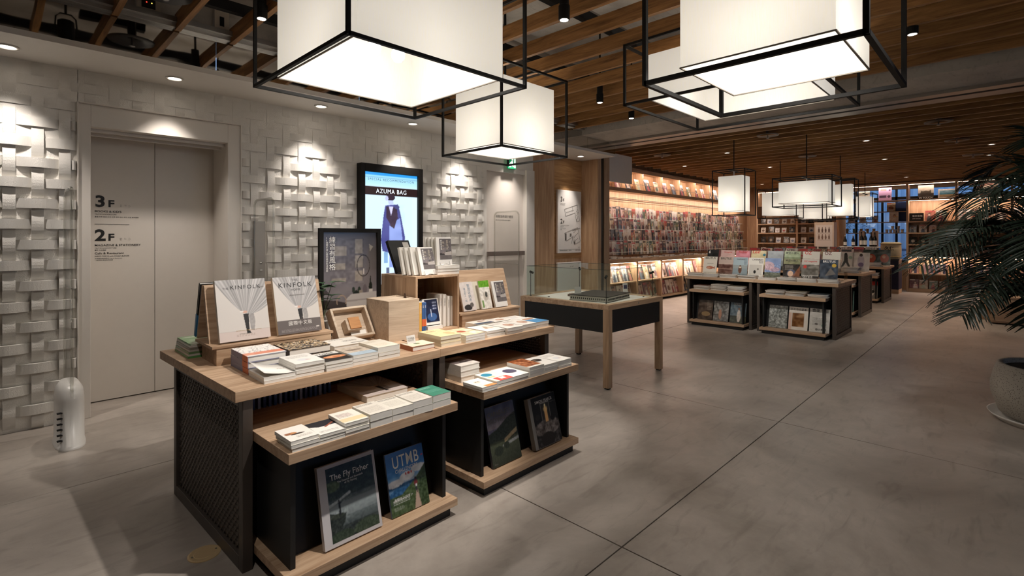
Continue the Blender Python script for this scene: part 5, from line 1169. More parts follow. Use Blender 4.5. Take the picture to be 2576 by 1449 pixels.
# ================================================================ magazine tables
def art_title(seed, bg, nx=60, ny=80, fn=None):
    q = Pic(nx, ny, bg)
    if fn: fn(q)
    return q.done()
MAGS = {
 'fish': art_title(1, 'e3dccf', fn=lambda q: q.ell(.5, .38, .26, .09, 'b06a52').ell(.42, .36, .14, .05, 'cf9a7c').poly([(.72, .38), (.88, .46), (.86, .30)], 'a55f4a').lines(.3, .58, .75, .64, 1, '8a8177', 2, .8)),
 'photo': art_title(2, 'c3b0a4', fn=lambda q: q.rect(0, 0, 1, .6, '6b4c42').noise(3, 9, .14, (q.V < .62) * 1.0).rect(0, .32, 1, .36, 'b49a8a', .7)),
 'jar': art_title(3, '8b9a9f', fn=lambda q: q.rect(0, .58, 1, 1, 'a9bcc4').rect(0, .4, 1, .58, '9aa3a3').ell(.5, .35, .12, .22, '6b4a3a').rect(.42, .42, .58, .5, 'd9cbb8').lines(.75, .6, .95, .95, 6, '39424a', 3, .8)),
 'still': art_title(4, 'e1ddd4', fn=lambda q: q.rect(.08, .1, .9, .62, 'c9c4bb').ell(.45, .25, .08, .09, '2a2927').ell(.65, .4, .06, .05, '77726b').lines(.7, .7, .95, .95, 4, '3a3936', 3, .7)),
 'blossom': art_title(5, '7f93b8', fn=lambda q: q.noise(2, 5, .06).ell(.2, .6, .4, .22, 'd9b3b6', .8).ell(.6, .42, .35, .12, 'c9a0a6', .7).rect(0, 0, 1, .26, '6a6f60').noise(7, 16, .12, (q.V < .7) * 1.0)),
 'edo': art_title(6, '26211f', fn=lambda q: q.rect(0, .72, 1, 1, '8a8c6a').ell(.5, .26, .26, .2, '3f4a63').ell(.45, .24, .17, .15, 'd8b59a').poly([(.55, .1), (1, .65), (1, .1)], 'c0693a', .6).noise(4, 10, .06).lines(.1, .42, .6, .66, 4, 'd8cfc0', 3, .6)),
 'seoul': art_title(7, 'cfc9c0', fn=lambda q: q.rect(0, .2, 1, .72, '77736b').noise(3, 9, .16, ((q.V > .15) & (q.V < .75)) * 1.0).ell(.2, .62, .1, .08, 'd0463f').rect(0, 0, 1, .18, '3b3835')),
 'night': art_title(8, '3f4a58', fn=lambda q: q.noise(4, 7, .13).ell(.78, .72, .12, .09, 'd6b24a').poly([(.3, .2), (.6, .6), (.9, .3)], '8f8579', .7)),
 'noir': art_title(9, '2b2a2d', fn=lambda q: q.ell(.6, .5, .2, .3, 'a98f80').ell(.6, .7, .22, .14, '1a191b').rect(.85, 0, 1, 1, '8a4a46', .7)),
 'rose': art_title(10, 'd9b6b0', fn=lambda q: q.ell(.75, .25, .14, .1, '37302f').ell(.85, .35, .1, .08, 'c23a40').noise(3, 9, .04)),
 'pinkp': art_title(11, 'd9a2a6', fn=lambda q: q.rect(0, .5, 1, .95, 'd98f9b').noise(3, 6, .12).ell(.6, .35, .15, .06, '2c2a2b')),
 'leafm': art_title(12, 'd2c49c', fn=lambda q: q.ell(.88, .78, .1, .07, '3f7f92').noise(3, 7, .10).ell(.4, .3, .3, .2, 'b98a5a', .7)),
 'greyc': art_title(13, '9aa0a3', fn=lambda q: q.noise(3, 7, .06).rect(0, 0, 1, .5, '7d8689')),
 'moss': art_title(14, 'a3b18e', fn=lambda q: q.rect(0, 0, 1, .7, '7e8d6b').noise(2, 9, .07).ell(.3, .45, .2, .15, '4f5d46')),
 'oz': art_title(15, 'd8d2c6', fn=lambda q: q.rect(0, .1, 1, .62, 'b5a592').noise(3, 8, .1, (q.V < .65) * 1.0)),
 'dusk': art_title(16, '4a3a2e', fn=lambda q: q.noise(3, 8, .12).ell(.55, .3, .3, .12, '8d7350').lines(.6, .5, .9, .9, 5, 'b9ae9c', 3, .6)),
 'collage': art_title(17, '7d7a74', fn=lambda q: q.noise(3, 12, .2).ell(.45, .35, .1, .25, 'b98a70')),
 'gown': art_title(18, '5d6a70', fn=lambda q: q.rect(0, 0, 1, .35, '4a4a38').ell(.55, .35, .12, .3, 'c9bdb0').ell(.55, .7, .06, .06, '8d6b58').noise(3, 12, .1)),
 'map': art_title(19, '8e918c', fn=lambda q: q.noise(3, 16, .2).noise(5, 28, .12)),
 'weekend': art_title(20, 'e0d8cc', fn=lambda q: q.rect(.18, .14, .8, .74, '8a6038').noise(3, 9, .2, ((q.V > .14) & (q.V < .74) & (q.U > .18) & (q.U < .8)) * 1.0).rect(0, 0, .15, .74, 'd4a48e', .6).noise(6, 6, .03)),
 'music': art_title(21, 'c9c6be', fn=lambda q: q.lines(.15, .3, .85, .62, 6, '55524d', 3, .5).noise(3, 9, .06).ell(.7, .3, .1, .06, '7d9a8a').ell(.35, .35, .08, .05, '6a6560')),
 'stride': art_title(22, 'c9c1b6', fn=lambda q: q.noise(3, 7, .05).poly([(.4, .9), (.6, .9), (.65, .5), (.85, .12), (.72, .12), (.52, .45), (.3, .12), (.2, .14), (.4, .55)], '3b3833').ell(.5, .92, .09, .06, '2a2624').ell(.78, .72, .12, .08, '8fa08a')),
 'mauve': art_title(23, 'cfc6bd', fn=lambda q: q.ell(.5, .5, .2, .4, 'b3a6ab').ell(.5, .86, .1, .08, '4a3f3c').ell(.5, .35, .16, .12, '6b5873').noise(3, 8, .05)),
 'feast': art_title(24, '4c5a55', fn=lambda q: q.noise(3, 8, .12).ell(.6, .45, .3, .28, 'b0553f').ell(.55, .55, .12, .1, 'd9b08f')),
 'bear': art_title(25, '6f9488', fn=lambda q: q.noise(3, 10, .06).ell(.35, .3, .26, .2, 'ece8de').ell(.2, .48, .1, .08, '1d1c1c').ell(.5, .12, .3, .1, '1d1c1c').ell(.45, .62, .25, .14, 'd8c9b4')),
 'redbear': art_title(26, '8d8a84', fn=lambda q: q.rect(0, .78, 1, 1, 'c23a35').ell(.5, .35, .3, .22, 'e3ded4').ell(.35, .25, .12, .1, '1b1a1a').ell(.7, .4, .1, .1, '1b1a1a').noise(3, 9, .06)),
}
MM = {k: mag_mesh(v, .215, .285, .008) for k, v in MAGS.items()}
def tmag(key, loc, label, title=None, tcol=None, tsize=.05, rz=R(-90), lean=13, group=None, tx=.5, ty=.86, extra=(), scale=1, copies=0):
    o = stand(MM[key], loc, label, group, lean, rz); o.scale = (scale, scale, 1)
    if title: text(o, title, tsize, (.215 * tx, .285 * ty, .0086), ON, tcol or M_ink, 'CENTER' if tx == .5 else 'LEFT', bold=.015)
    for (s_, sz_, x_, y_, m_) in extra: text(o, s_, sz_, (.215 * x_, .285 * y_, .0086), ON, m_, bold=.012)
    return o
tables = []
for ri, (xt, ys, lab) in enumerate(((7.70, 3.70, 'first'), (10.2, 3.86, 'second'), (12.75, 3.92, 'third'))):
    for u in range(2):
        y0 = ys - 1.052 * u
        side = 'oak wall side' if u == 0 else 'aisle side'
        T = display_table(xt, y0, R(-90), 1.05, 'oak topped magazine table on the %s of the %s row' % (side, lab), 'magazine tables', wire=ME_WIRE2)
        nest_unit(xt - .135, y0 - (.14 if u == 0 else .115), R(-90), 'black nesting unit with oak tray on the %s of the %s magazine row' % (side, lab), 'nesting units under magazine tables', .82)
        rk = empty('magazine_stepper', (xt, y0, .74), 'clear two step acrylic magazine stand on the %s of the %s row' % (side, lab), 'magazine stand', R(-90), 'acrylic stands on magazine tables')
        for yy, zz_, hh in ((.205, .02, .05), (.43, .12, .05)):
            bx('step', M_acryl, (.02, 1.03, yy, yy + .2, zz_, zz_ + .004), rk); bx('lip', M_acryl, (.02, 1.03, yy, yy + .004, zz_ + .004, zz_ + hh), rk)
        bx('leg', M_acryl, (.02, .024, .2, .63, 0, .02), rk); bx('leg', M_acryl, (1.026, 1.03, .43, .63, .024, .12), rk)
Bt, G1 = 'in front step of first magazine table', 'magazines on first table front step'
row = [('fish', 'cream magazine with a red fish cover', 'BRUTUS', M_ink, .045), ('photo', 'brown photo cover magazine', 'BRUTUS', M_ink, .045), ('jar', 'grey blue magazine with a jar cover', 'CAFERES', M_ink, .03), ('still', 'off-white magazine with still life cover', 'CAFERES', M_ink, .03), ('blossom', 'magazine with pink blossom and blue sky cover', None, None, 0), ('edo', 'black magazine with doll face cover', '時空の旅人', M_ink, .033), ('seoul', 'magazine with city photo cover', 'OZ magazine', M_inkr, .03), ('night', 'dark blue magazine with yellow disc', 'BRUTUS', M_inkw, .042)]
ys_ = [3.50, 3.255, 3.035, 2.81, 2.575, 2.325, 2.09, 1.865]
for (k, d, t, m_, ts), y in zip(row, ys_):
    ex = [('SEOUL', .045, .08, .06, M_inkw)] if k == 'seoul' else []
    tmag(k, (7.925, y + .005, .765), '%s %s' % (d, Bt), t, m_, ts, group=G1, extra=ex)
row = [('noir', 'black magazine with a portrait', 'g', M_inkw, .06, .1), ('rose', 'pale pink magazine with red dot', 'Ozmagazine', M_inkr, .026, .5), ('pinkp', 'pink magazine with script title', 'Richer', M_inkr, .05, .5), ('leafm', 'sand coloured magazine with red title', 'Leaf', M_inkr, .068, .08), ('greyc', 'grey magazine with plain cover', None, None, 0, .5), ('moss', 'moss green magazine', '時空の旅人', M_ink, .035, .5), ('oz', 'cream magazine with red letters', 'OZ', M_inkr, .06, .1), ('oz', 'cream magazine with maroon letters', 'OZ', plain('maroon_ink', '6b2324', .5), .06, .1)]
for (k, d, t, m_, ts, tx), y in zip(row, [3.54, 3.32, 3.085, 2.855, 2.615, 2.385, 2.14, 1.89]):
    tmag(k, (8.152, y, .865), '%s in rear step of first magazine table' % d, t, m_, ts, group='magazines on first table rear step', tx=tx)
for j in range(3): tmag('oz', (8.166 + .012 * j, 1.885, .865), 'cream magazine copy tucked behind the row end of the first magazine table', group='copies behind the row end', lean=12)
for j, y in enumerate((3.66, 3.41, 3.15, 2.88, 2.60, 2.34, 2.09, 1.84)):
    flat_pile(7.712, y, .7402, 3 if j != 4 else 2, 'along the front edge of the first magazine table', 'piles on the first magazine table', R(-90), sc=(1.08, .7, 1.15))
# trays and ledges of the first row
for y, n in ((3.50, 4), (3.24, 6), (2.99, 5)): flat_pile(7.60, y, .5502, n, 'on the tray of the first magazine row, oak wall side', 'piles on first row trays', R(-90), sc=(1.05, 1, 1.05))
for y, n in ((2.46, 4), (2.20, 4), (1.93, 3)): flat_pile(7.60, y, .5502, n, 'on the tray of the first magazine row, aisle side', 'piles on first row trays', R(-90), sc=(1.05, 1, 1))
LG = 'on the ledge of the first magazine row'
tmag('dusk', (7.665, 3.47, .087), 'dark brown magazine leaning ' + LG, group='leaning magazines of first row', scale=1.05); tmag('collage', (7.665, 3.23, .087), 'grey collage cover magazine leaning ' + LG, group='leaning magazines of first row', scale=1.05); tmag('gown', (7.665, 2.98, .087), 'magazine with a pale gown cover leaning ' + LG, 'VREA', M_inkg, .055, group='leaning magazines of first row', scale=1.05)
tmag('map', (7.665, 2.44, .087), 'grey green map like magazine leaning ' + LG, group='leaning magazines of first row', scale=1.1); tmag('weekend', (7.665, 2.185, .087), 'white magazine with brown dish picture leaning ' + LG, 'おとなの週末', M_ink, .03, group='leaning magazines of first row', scale=1.1); tmag('music', (7.665, 1.93, .087), 'silver white magazine with small sketches leaning ' + LG, '音楽', M_ink, .045, group='leaning magazines of first row', scale=1.1, tx=.1, extra=[('春の野原', .03, .3, .08, M_ink)])
# second and third rows
for (xq, ys0, lab) in ((10.2, 3.86, 'second'), (12.75, 3.92, 'third')):
    for j in range(9):
        y = ys0 - .10 - .225 * j
        pi_, me = VAR[(j * 7 + int(xq)) % 48]
        k2_ = None
        if j >= 7: k2_ = ('stride', 'mauve')[j - 7] if lab == 'second' else ('feast', 'feast')[j - 7]
        if k2_:
            tmag(k2_, (xq + .225, y, .765), {'stride': 'tall pale magazine with striding figure', 'mauve': 'tall pale magazine with mauve figure', 'feast': 'dark green food magazine'}[k2_] + ' at the aisle end of the %s row' % lab, None, group='large magazines at the aisle ends', scale=1.15)
        else: stand(me, (xq + .225, y, .765), '%s magazine in the front step of the %s row' % (PALN[pi_], lab), 'magazines on further tables', 13, R(-90))
        if j < 8:
            pi_, me = VAR[(j * 5 + 3 + int(xq)) % 48]; o = stand(me, (xq + .452, y, .865), '%s magazine in the rear step of the %s row' % (PALN[pi_], lab), 'magazines on further tables', 13, R(-90))
            tt = ['GISELe', 'Oggi', 'CREA', 'CHiC', 'VERY', 'CLUTCH', 'FUDGE', 'SENSE'][j]
            text(o, tt, .06, (.012, .23, .0066), ON, (M_inkr, M_ink)[j % 2], bold=.015)
    for j in range(7): flat_pile(xq + .015, ys0 - .1 - .28 * j, .7402, rw.choice((3, 4, 5)) + (2 if j == 6 else 0), '', '', R(-90), sc=(1.15, .75, 1), jit=.015, stuff=True)
    for j in range(3): flat_pile(xq - .10, ys0 - 1.30 - .24 * j, .5502, 5, '', '', R(-90 + (6 if j == 2 else 0)), jit=.02, stuff=True)
    join_stuff('magazine_piles', PILES, 'loose piles of magazines on table and tray of the %s magazine row' % lab, 'magazines'); PILES.clear()
    tmag('bear' if lab == 'second' else 'redbear', (xq - .03, ys0 - 1.70, .087), 'green magazine with black and white bear leaning on the second row ledge' if lab == 'second' else 'magazine with red top and bear picture leaning on the third row ledge', group='bear magazines on ledges', scale=1.25)
    tmag('weekend', (xq - .03, ys0 - 1.40, .087), 'white magazine with brown picture leaning on the %s row ledge' % lab, group='weekend magazines on ledges', scale=1.1)
# ================================================================ far end wall, shelves, cafe, window
struct('wall_far', M_wallwood, (16.45, 16.6, 3.42, 6.0, 0, 3.05)); struct('wall_far_right', M_wallwood, (16.45, 16.6, -8, 1.84, 0, 2.33)); struct('wall_far_top', plain('brown_top', '6d5a49', .8), (16.45, 16.6, -8, 3.42, 2.60, 3.05)); struct('wall_far_sill', M_wallwood, (16.45, 16.6, 1.84, 3.42, 0, .7))
wn1 = tag(MB().box(16.5, 16.51, 1.84, 3.42, .7, 2.6).box(16.5, 16.51, -8, 1.84, 2.33, 2.6).build('window_1', M_glass), kind='structure')
mu = MB()
for y in (1.86, 2.12, 2.42, 3.0, 3.38): mu.box(16.46, 16.54, y - .022, y + .022, .7, 2.6)
mu.box(16.46, 16.54, -8, 3.42, 2.33, 2.40).box(16.46, 16.54, 1.84, 3.42, .7, .76)
mu.build('mullion', M_frame, wn1)
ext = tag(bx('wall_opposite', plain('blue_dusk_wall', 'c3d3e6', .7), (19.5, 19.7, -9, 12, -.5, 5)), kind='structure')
rb = MB()
for k in range(60): rb.box(19.47, 19.5, -5 + .2*k, -4.9 + .2*k, -.5, 5)
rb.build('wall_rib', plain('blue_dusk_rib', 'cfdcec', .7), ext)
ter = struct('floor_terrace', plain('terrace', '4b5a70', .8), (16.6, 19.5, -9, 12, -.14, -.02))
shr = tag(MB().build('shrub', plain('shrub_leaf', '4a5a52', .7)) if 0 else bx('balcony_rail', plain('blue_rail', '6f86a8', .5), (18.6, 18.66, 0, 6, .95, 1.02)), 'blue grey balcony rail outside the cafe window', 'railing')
bs = MB()
for k in range(30): bs.box(18.61, 18.65, .1 + .2*k, .13 + .2*k, -.02, .95)
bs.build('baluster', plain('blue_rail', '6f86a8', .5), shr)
tr_ = empty('terrace_tree', (18.4, 3.7, -.02), 'dim leafy tree outside the cafe window', 'tree'); MB().tube([(0, 0, 0), (0, .05, 1.5)], .05, 8).build('trunk', plain('bark', '4b433b', .8), tr_)
tl = MB(); rt = random.Random(5)
for k in range(700):
    a = rt.random() * 6.28; u_ = rt.random() ** .5 * .75; leaf(tl, (u_ * .5 * math.cos(a), u_ * math.sin(a), 1.55 + rt.random() * .8), (rt.uniform(-1, 1), rt.uniform(-1, 1), rt.uniform(-.4, .4)), .09, .02, n=2)
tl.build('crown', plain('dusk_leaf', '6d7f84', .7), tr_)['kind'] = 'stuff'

def shelf_unit(y_hi, y_lo, zs, divs, label, top=2.72, back=True, leds=()):
    s_ = empty('shelf_unit', (15.92, y_lo, 0), label, 'shelving', 0, 'oak shelf units on the far wall'); L_ = y_hi - y_lo
    bx('plinth', M_oakY, (0.02, .34, 0, L_, 0, .085), s_)
    for z in zs: bx('shelf', M_oakY, (.01, .34, .02, L_ - .02, z - .03, z), s_)
    bx('top_board', M_oakY, (0, .36, 0, L_, top - .05, top), s_, bevel=.002)
    for y in divs: bx('divider', M_oakZ, (0, .34, y - y_lo - .022, y - y_lo + .022, 0, top - .05), s_, bevel=.001)
    if back: bx('back_panel', M_wallwood, (.33, .345, .02, L_ - .02, 0, 2.29), s_)
    for z in leds: led(s_, (.05, .065, .03, L_ - .03, z - .008, z - .001), (1.3 if z > 2.5 else 5) * L_, (.35, 0, -1))
    return s_
ZS = [.46, .895, 1.18, 1.47, 1.75, 2.29]
shelf_unit(1.85, -1.95, ZS, [1.83, .91, -.03, -.97, -1.93], 'tall lit oak shelf unit behind the palm', leds=(2.67, 2.26, .865))
shelf_unit(5.40, 3.30, [.30, .60, .90, 1.19, 1.485, 1.745, 2.29], [5.38, 4.31, 3.32], 'oak shelf unit with dark small books between oak wall and cafe', leds=(2.67,))
bridge = tag(bx('bridge_shelf', M_oakY, (15.93, 16.26, 1.85, 3.30, 2.26, 2.29), None, .002), 'oak bridge shelf above the cafe counter', 'shelf'); bx('top_board', M_oakY, (15.92, 16.28, 1.85, 3.30, 2.67, 2.72), bridge); led(bridge, (15.97, 15.985, 1.87, 3.28, 2.661, 2.668), 4, (.3, 0, -1))
SM = [(k % len(PALS), mag_mesh(pic_mag(300 + k, 22, 28, k % len(PALS)), .15, .19, .015)) for k in range(32)]
DK = [mag_mesh(Pic(22, 26, '24211f').noise(k, 5, .06).ell(.5, .45, .25, .22, ['8f8579', '6b5a4c', 'a59a8c', '55504c'][k % 4]).noise(k + 3, 7, .1).done(), .14, .17, .02, '2b2826') for k in range(12)]
WB = [mag_mesh(Pic(22, 26, c).noise(k, 5, .08).ell(.5, .4, .3, .2, c2).done(), .13, .15, .015) for k, (c, c2) in enumerate((('d8d4cf', '9a8f88'), ('cfc8c2', 'a2423c'), ('c9cdd2', '4a5a78'), ('e0d9cf', '6b5a4c')))]
def face(me, y, z, label, group, s=1, lean=10, x=16.03, name='book', cat='book'):
    o = stand(me, (x, y, z + .001), label, group, lean, R(-90), name, cat); o.scale = (s, s, 1); return o
for zi, (z, kind) in enumerate(((1.75, 'c'), (1.47, 's'), (1.18, 's'), (.895, 's'), (.085, 'c'))):
    y = 1.80 if z != 1.75 else 1.50
    while y > -1.0:
        if any(abs(y - d_) < .03 or (y - .22 < d_ < y + .02) for d_ in (.91, -.03, -.97)): y -= .05; continue
        pi_, me = SM[rw.randrange(32)]; dark = z in (1.18, .895) and rw.random() < .6
        face(DK[rw.randrange(12)] if dark else me, y, z, ('dark framed' if dark else PALN[pi_]) + ' book facing out on the %s of the palm side shelf unit' % {1.75: 'lit fifth shelf', 1.47: 'fourth shelf', 1.18: 'third shelf', .895: 'second shelf', .085: 'bottom board'}[z], 'face out books on far shelves', (1.35 if z == 1.75 else 1.15 if z == .085 else 1.0) * rw.uniform(.92, 1.05))
        y -= .19 if z != 1.75 else .21
sg = tag(bx('shelf_sign', M_dark, (16.0, 16.03, 1.52, 1.80, 1.752, 1.95), None, .002), 'black shelf sign with small white lettering on lit fifth shelf', 'sign'); text(sg, '藝術書籍', .05, (15.998, 1.74, 1.86), (R(90), 0, R(-90)), M_inkw); text(sg, 'ART BOOKS', .03, (15.998, 1.74, 1.80), (R(90), 0, R(-90)), M_inkw)
SC = ['d8a6a0', 'e0b48c', 'd09078', 'dcae9f', 'b99fae', 'e3d5c8', 'cfa9b5', 'a9b0c6', 'dcc08c', '8088a8', '5a6080', 'd9c9a0']
y = 1.79; k = 0
while y > -1.0:
    if any(d_ - .08 < y < d_ + .09 for d_ in (.91, -.03, -.97)): y -= .04; continue
    c = SC[(k * 5) % 12] if y > .9 else SC[(k * 7 + 3) % 12]; h = .22 + .03 * rw.random()
    o = tag(MB().box(15.99, 16.14, 0, .042, 0, h).build('book', plain('colour_spine_' + c, c, .45)), 'upright book with %s spine on the lit lower shelf' % {'d8a6a0': 'pink', 'e0b48c': 'apricot', 'd09078': 'orange', 'dcae9f': 'salmon', 'b99fae': 'mauve', 'e3d5c8': 'cream', 'cfa9b5': 'lilac pink', 'a9b0c6': 'pale blue', 'dcc08c': 'yellow', '8088a8': 'blue', '5a6080': 'navy', 'd9c9a0': 'sand'}[c], 'book', 'coloured spines on the lit lower shelf'); o.location = (0, y - .042, .461); k += 1; y -= .0455
big = lambda nm, w, h, pic: mag_mesh(pic, w, h, .025)
a1 = face(big('a', .30, .34, Pic(60, 70, 'd8cdbd').rect(0, 0, 1, .12, '1b1a1a').rect(0, .12, 1, .42, '5b544c').poly([(.15, .42), (.2, .62), (.3, .55), (.5, .6), (.7, .55), (.8, .66), (.85, .42)], '6b6358').noise(3, 9, .05).done()), 1.63, 2.29, 'large art book with chairs cover and black foot on the top shelf', None, 1, 6); text(a1, 'IN TOUCH', .055, (.15, .008, .0256), ON, M_inkw, 'CENTER', bold=.03, sx=.95)
face(big('b', .36, .22, Pic(75, 45, 'e9e5de').rect(.08, .12, .92, .85, '6aa3b8').rect(.08, .12, .92, .4, 'c9b48c').rect(.08, .6, .92, .85, '8fb6c4').noise(3, 14, .07).done()), 1.25, 2.29, 'landscape beach photo book on the top shelf', None, 1, 6)
face(big('c', .30, .32, Pic(60, 65, '7d5a50').ell(.4, .55, .3, .3, 'd8c2b0').ell(.6, .4, .2, .3, 'a3675a').rect(.7, .5, 1, .9, 'c9a58a').noise(3, 8, .12).done()), .50, 2.29, 'large art book with reddish horse like painting on the top shelf', None, 1, 6); face(SM[9][1], .62, 2.29, 'dark red small book behind the horse like painting book', None, 1.4, 6, 16.12)
face(big('d', .27, .33, Pic(55, 65, 'c9a3c6').rect(.15, .75, .6, .92, '9c8a86').rect(.05, .22, .6, .4, '5a4a5c').ell(.8, .3, .12, .1, '5a4a5c').ell(.85, .8, .08, .06, '5a4a5c').done()), 2.43, 2.29, 'lilac art book on the bridge shelf', None, 1, 6)
face(big('e', .24, .26, Pic(50, 50, 'dcd3c4').lines(.1, .2, .9, .8, 5, '6b645a', 3, .7).done()), 2.86, 2.29, 'cream art book on the bridge shelf', None, 1, 6)
for z in (.30, .60, .90, 1.19, 1.485, 1.745):
    for bay in ((5.33, 4.36), (4.26, 3.37)):
        y = bay[0] - .02
        while y - .14 > bay[1]:
            d_ = rw.random() < .62; w_ = rw.randrange(4)
            face(DK[rw.randrange(12)] if d_ else WB[w_], y, z, ('black small book' if d_ else ['pale grey small book', 'white and red small book', 'pale blue small book', 'cream small book'][w_]) + ' facing out on the dark book shelf unit, %s shelf' % {.30: 'first', .60: 'second', .90: 'third', 1.19: 'fourth', 1.485: 'fifth', 1.745: 'sixth'}[z], 'small books on the dark book shelf unit', rw.uniform(.9, 1.05)); y -= .165 + .06 * rw.random()
tag(MB().lathe([(.11, 0), (.11, 2.74)], 24).build('trim_6', M_oakZ, smooth=True), kind='structure').location = (15.7, 3.20, 0)

# cafe counter, cups on the window shelves, bottles, barrel, bottle display
ct_ = empty('cafe_counter', (15.1, 1.90, 0), 'dark navy cafe counter with wooden base in front of the window', 'counter'); bx('front', plain('navy_panel', '23203a', .5), (0, .5, 0, 1.25, .10, .80), ct_, .003); bx('base', M_oakY, (.0, .5, 0, 1.25, 0, .10), ct_); bx('top', plain('counter_top', '3b3733', .4), (-.02, .52, -.02, 1.27, .80, .83), ct_, .003)
bar = empty('straw_barrel', (15.33, 2.08, .83), 'straw wrapped sake barrel with black brush lettering on the navy counter', 'barrel'); MB().lathe([(.18, 0), (.205, .06), (.21, .22), (.20, .38), (.17, .40), (.001, .40)], 28, cap=False).build('body', plain('straw', 'd9caa4', .8, noise=.15, nscale=40), bar, smooth=True)
rp_ = MB()
for z, r_ in ((.05, .21), (.36, .212)): rp_.tube([(r_*math.cos(a*.2618), r_*math.sin(a*.2618), z) for a in range(24)], .012, 6, True)
rp_.build('rope', plain('rope', 'a58e5e', .9), bar); text(bar, '久保\n田', .10, (-.222, .10, .22), (R(90), 0, R(-90)), M_ink, bold=.03)
for i, z in enumerate((1.47, 1.75, 2.02)):
    w_ = tag(bx('window_shelf', M_oakY, (16.25, 16.42, 1.87, 3.28, z - .02, z)), 'thin oak shelf across the cafe window, %s' % ['lowest of three holding cups', 'middle of three holding cards', 'uppermost of three'][i], 'shelf')
ME_CUP = MB().lathe([(.026, 0), (.036, .085), (.034, .085), (.025, .004), (.001, .004)], 14, cap=False)
cups = [ME_CUP.mesh('cup', plain('wood_cup', 'b08a5a', .5), True), ME_CUP.mesh('cup', plain('white_cup', 'e6e2dc', .35), True), ME_CUP.mesh('cup', plain('green_cup', '6b7a62', .4), True)]
for i, y in enumerate((3.18, 3.02, 2.86, 2.72, 2.58)): tag(obj('cup', cups[2 if i == 1 else 0], None, (16.33, y, 1.4705)), 'tall %s cup on the window shelf' % ('green' if i == 1 else 'wooden'), 'cup', 'tall cups on the window shelf').scale = (1, 1, 1.3)
for i, y in enumerate((2.30, 2.22, 2.14, 2.06, 1.98)): tag(obj('cup', cups[1], None, (16.33, y, 1.4705)), 'small white cup on the window shelf', 'cup', 'white cups on the window shelf')
for i, y in enumerate((2.18, 2.06)): tag(obj('cup', cups[1], None, (16.33, y, 1.5565)), 'white cup stacked upon another on the window shelf', 'cup', 'stacked white cups')
for i, (y, z, s_) in enumerate(((2.9, 1.75, 1), (2.62, 1.75, .9), (2.25, 1.75, 1.3), (3.15, 1.75, 1.0), (2.3, 2.02, 1.2), (2.8, 2.02, 1.0))): face(SM[(i * 5 + 2) % 32][1], y, z, '%s card standing on the %s window shelf' % (PALN[SM[(i * 5 + 2) % 32][0]], 'middle' if z < 2 else 'upper'), 'cards on the window shelves', s_, 8, 16.32, 'picture_card', 'card')
tag(bx('blue_banner', plain('navy_cloth', '22365f', .7), (16.40, 16.41, 1.87, 2.12, 1.76, 2.26)), 'navy blue cloth hanging in the cafe window', 'banner')
M_bot = plain('dark_bottle', '1a1512', .12, spec=.6); ME_BOT = MB().lathe([(.042, 0), (.045, .01), (.045, .17), (.038, .20), (.016, .24), (.015, .30), (.017, .30), (.017, .315), (.001, .315)], 16, cap=False).mesh('bottle', M_bot, True); ME_LAB = MB().lathe([(.0458, .04), (.0458, .13)], 16, cap=False).mesh('bottle_label', M_paper, True); ME_CAP = MB().lathe([(.018, .285), (.018, .318), (.001, .318)], 10, cap=False).mesh('bottle_cap', M_white)
bt_ = empty('bottle_plinth', (14.35, 2.22, 0), 'white plinth table carrying dark sake bottles before the cafe', 'plinth'); bx('top', M_white, (0, .4, -.02, .75, 1.10, 1.13), bt_, .002); bx('body', plain('dark_plinth', '3a332d', .6), (.03, .37, .01, .72, 0, 1.10), bt_)
for i, (y, s_) in enumerate(((2.86, .85), (2.70, .85), (2.53, 1.12), (2.46, 1.12), (2.34, 1.08), (2.27, 1.08))):
    b = obj('sake_bottle', ME_BOT, None, (14.47 + .02 * (i % 2), y, 1.131)); b.scale = (.8, .8, s_); tag(b, 'dark sake bottle with %s standing on the plinth' % ('white cap and cream label' if i < 2 else 'cream label, taller'), 'bottle', 'sake bottles'); obj('label', ME_LAB, b)
    if i < 2: obj('cap', ME_CAP, b)
for i, y in enumerate((2.56, 2.30)): tag(bx('bottle_box', plain('kraft_box', 'b79a86', .7), (14.6, 14.68, y - .07, y + .05, 1.131, 1.50)), 'tan cardboard bottle box behind the sake bottles', 'box', 'tan bottle boxes')
ds = empty('bottle_display', (14.25, 3.05, 0), 'pale display case printed with bottle pictures', 'display case'); bx('cabinet', plain('pale_case', 'cdb9a6', .6), (0, .3, 0, .42, 0, 1.72), ds, .004)
q = Pic(68, 120, 'd9cfc8')
for (v0, c_) in ((.72, '5a463e'), (.44, '7d6457')):
    for j in range(4): q.ell(.2 + .2 * j, v0 + .06, .055, .09, c_).rect(.18 + .2 * j, v0 + .08, .22 + .2 * j, v0 + .2, c_)
    q.lines(.1, v0 - .06, .9, v0 - .03, 1, '4b423c', 3, .8)
obj('bottle_print', print_mesh('bottle_print', q.done(), .36, .60, M_print), ds, (-.001, .39, 1.05), (R(90), 0, R(-90)))

# ================================================================ oak bench by the palm
be = empty('storage_bench', (10.92, -2.0, 0), 'low oak storage bench behind the palm pot', 'bench'); bx('body', M_oakY, (.02, .9, 0, 2.23, .02, .40), be, .003); bx('top', M_oakY, (0, .92, -.01, 2.25, .40, .43), be, .003)
for y0 in (.02, .77, 1.50): bx('door_panel', M_oakY, (0, .02, y0, y0 + .70, .05, .385), be, .002)
bx('end_block', M_oakZ, (.5, .9, 2.23, 2.36, 0, .46), be)
tag(bx('folded_cloth', plain('black_cloth', '1d1b1c', .9), (11.3, 11.7, -.9, .1, .431, .49), None, .02), 'folded black cloth lying on the oak bench', 'cloth')

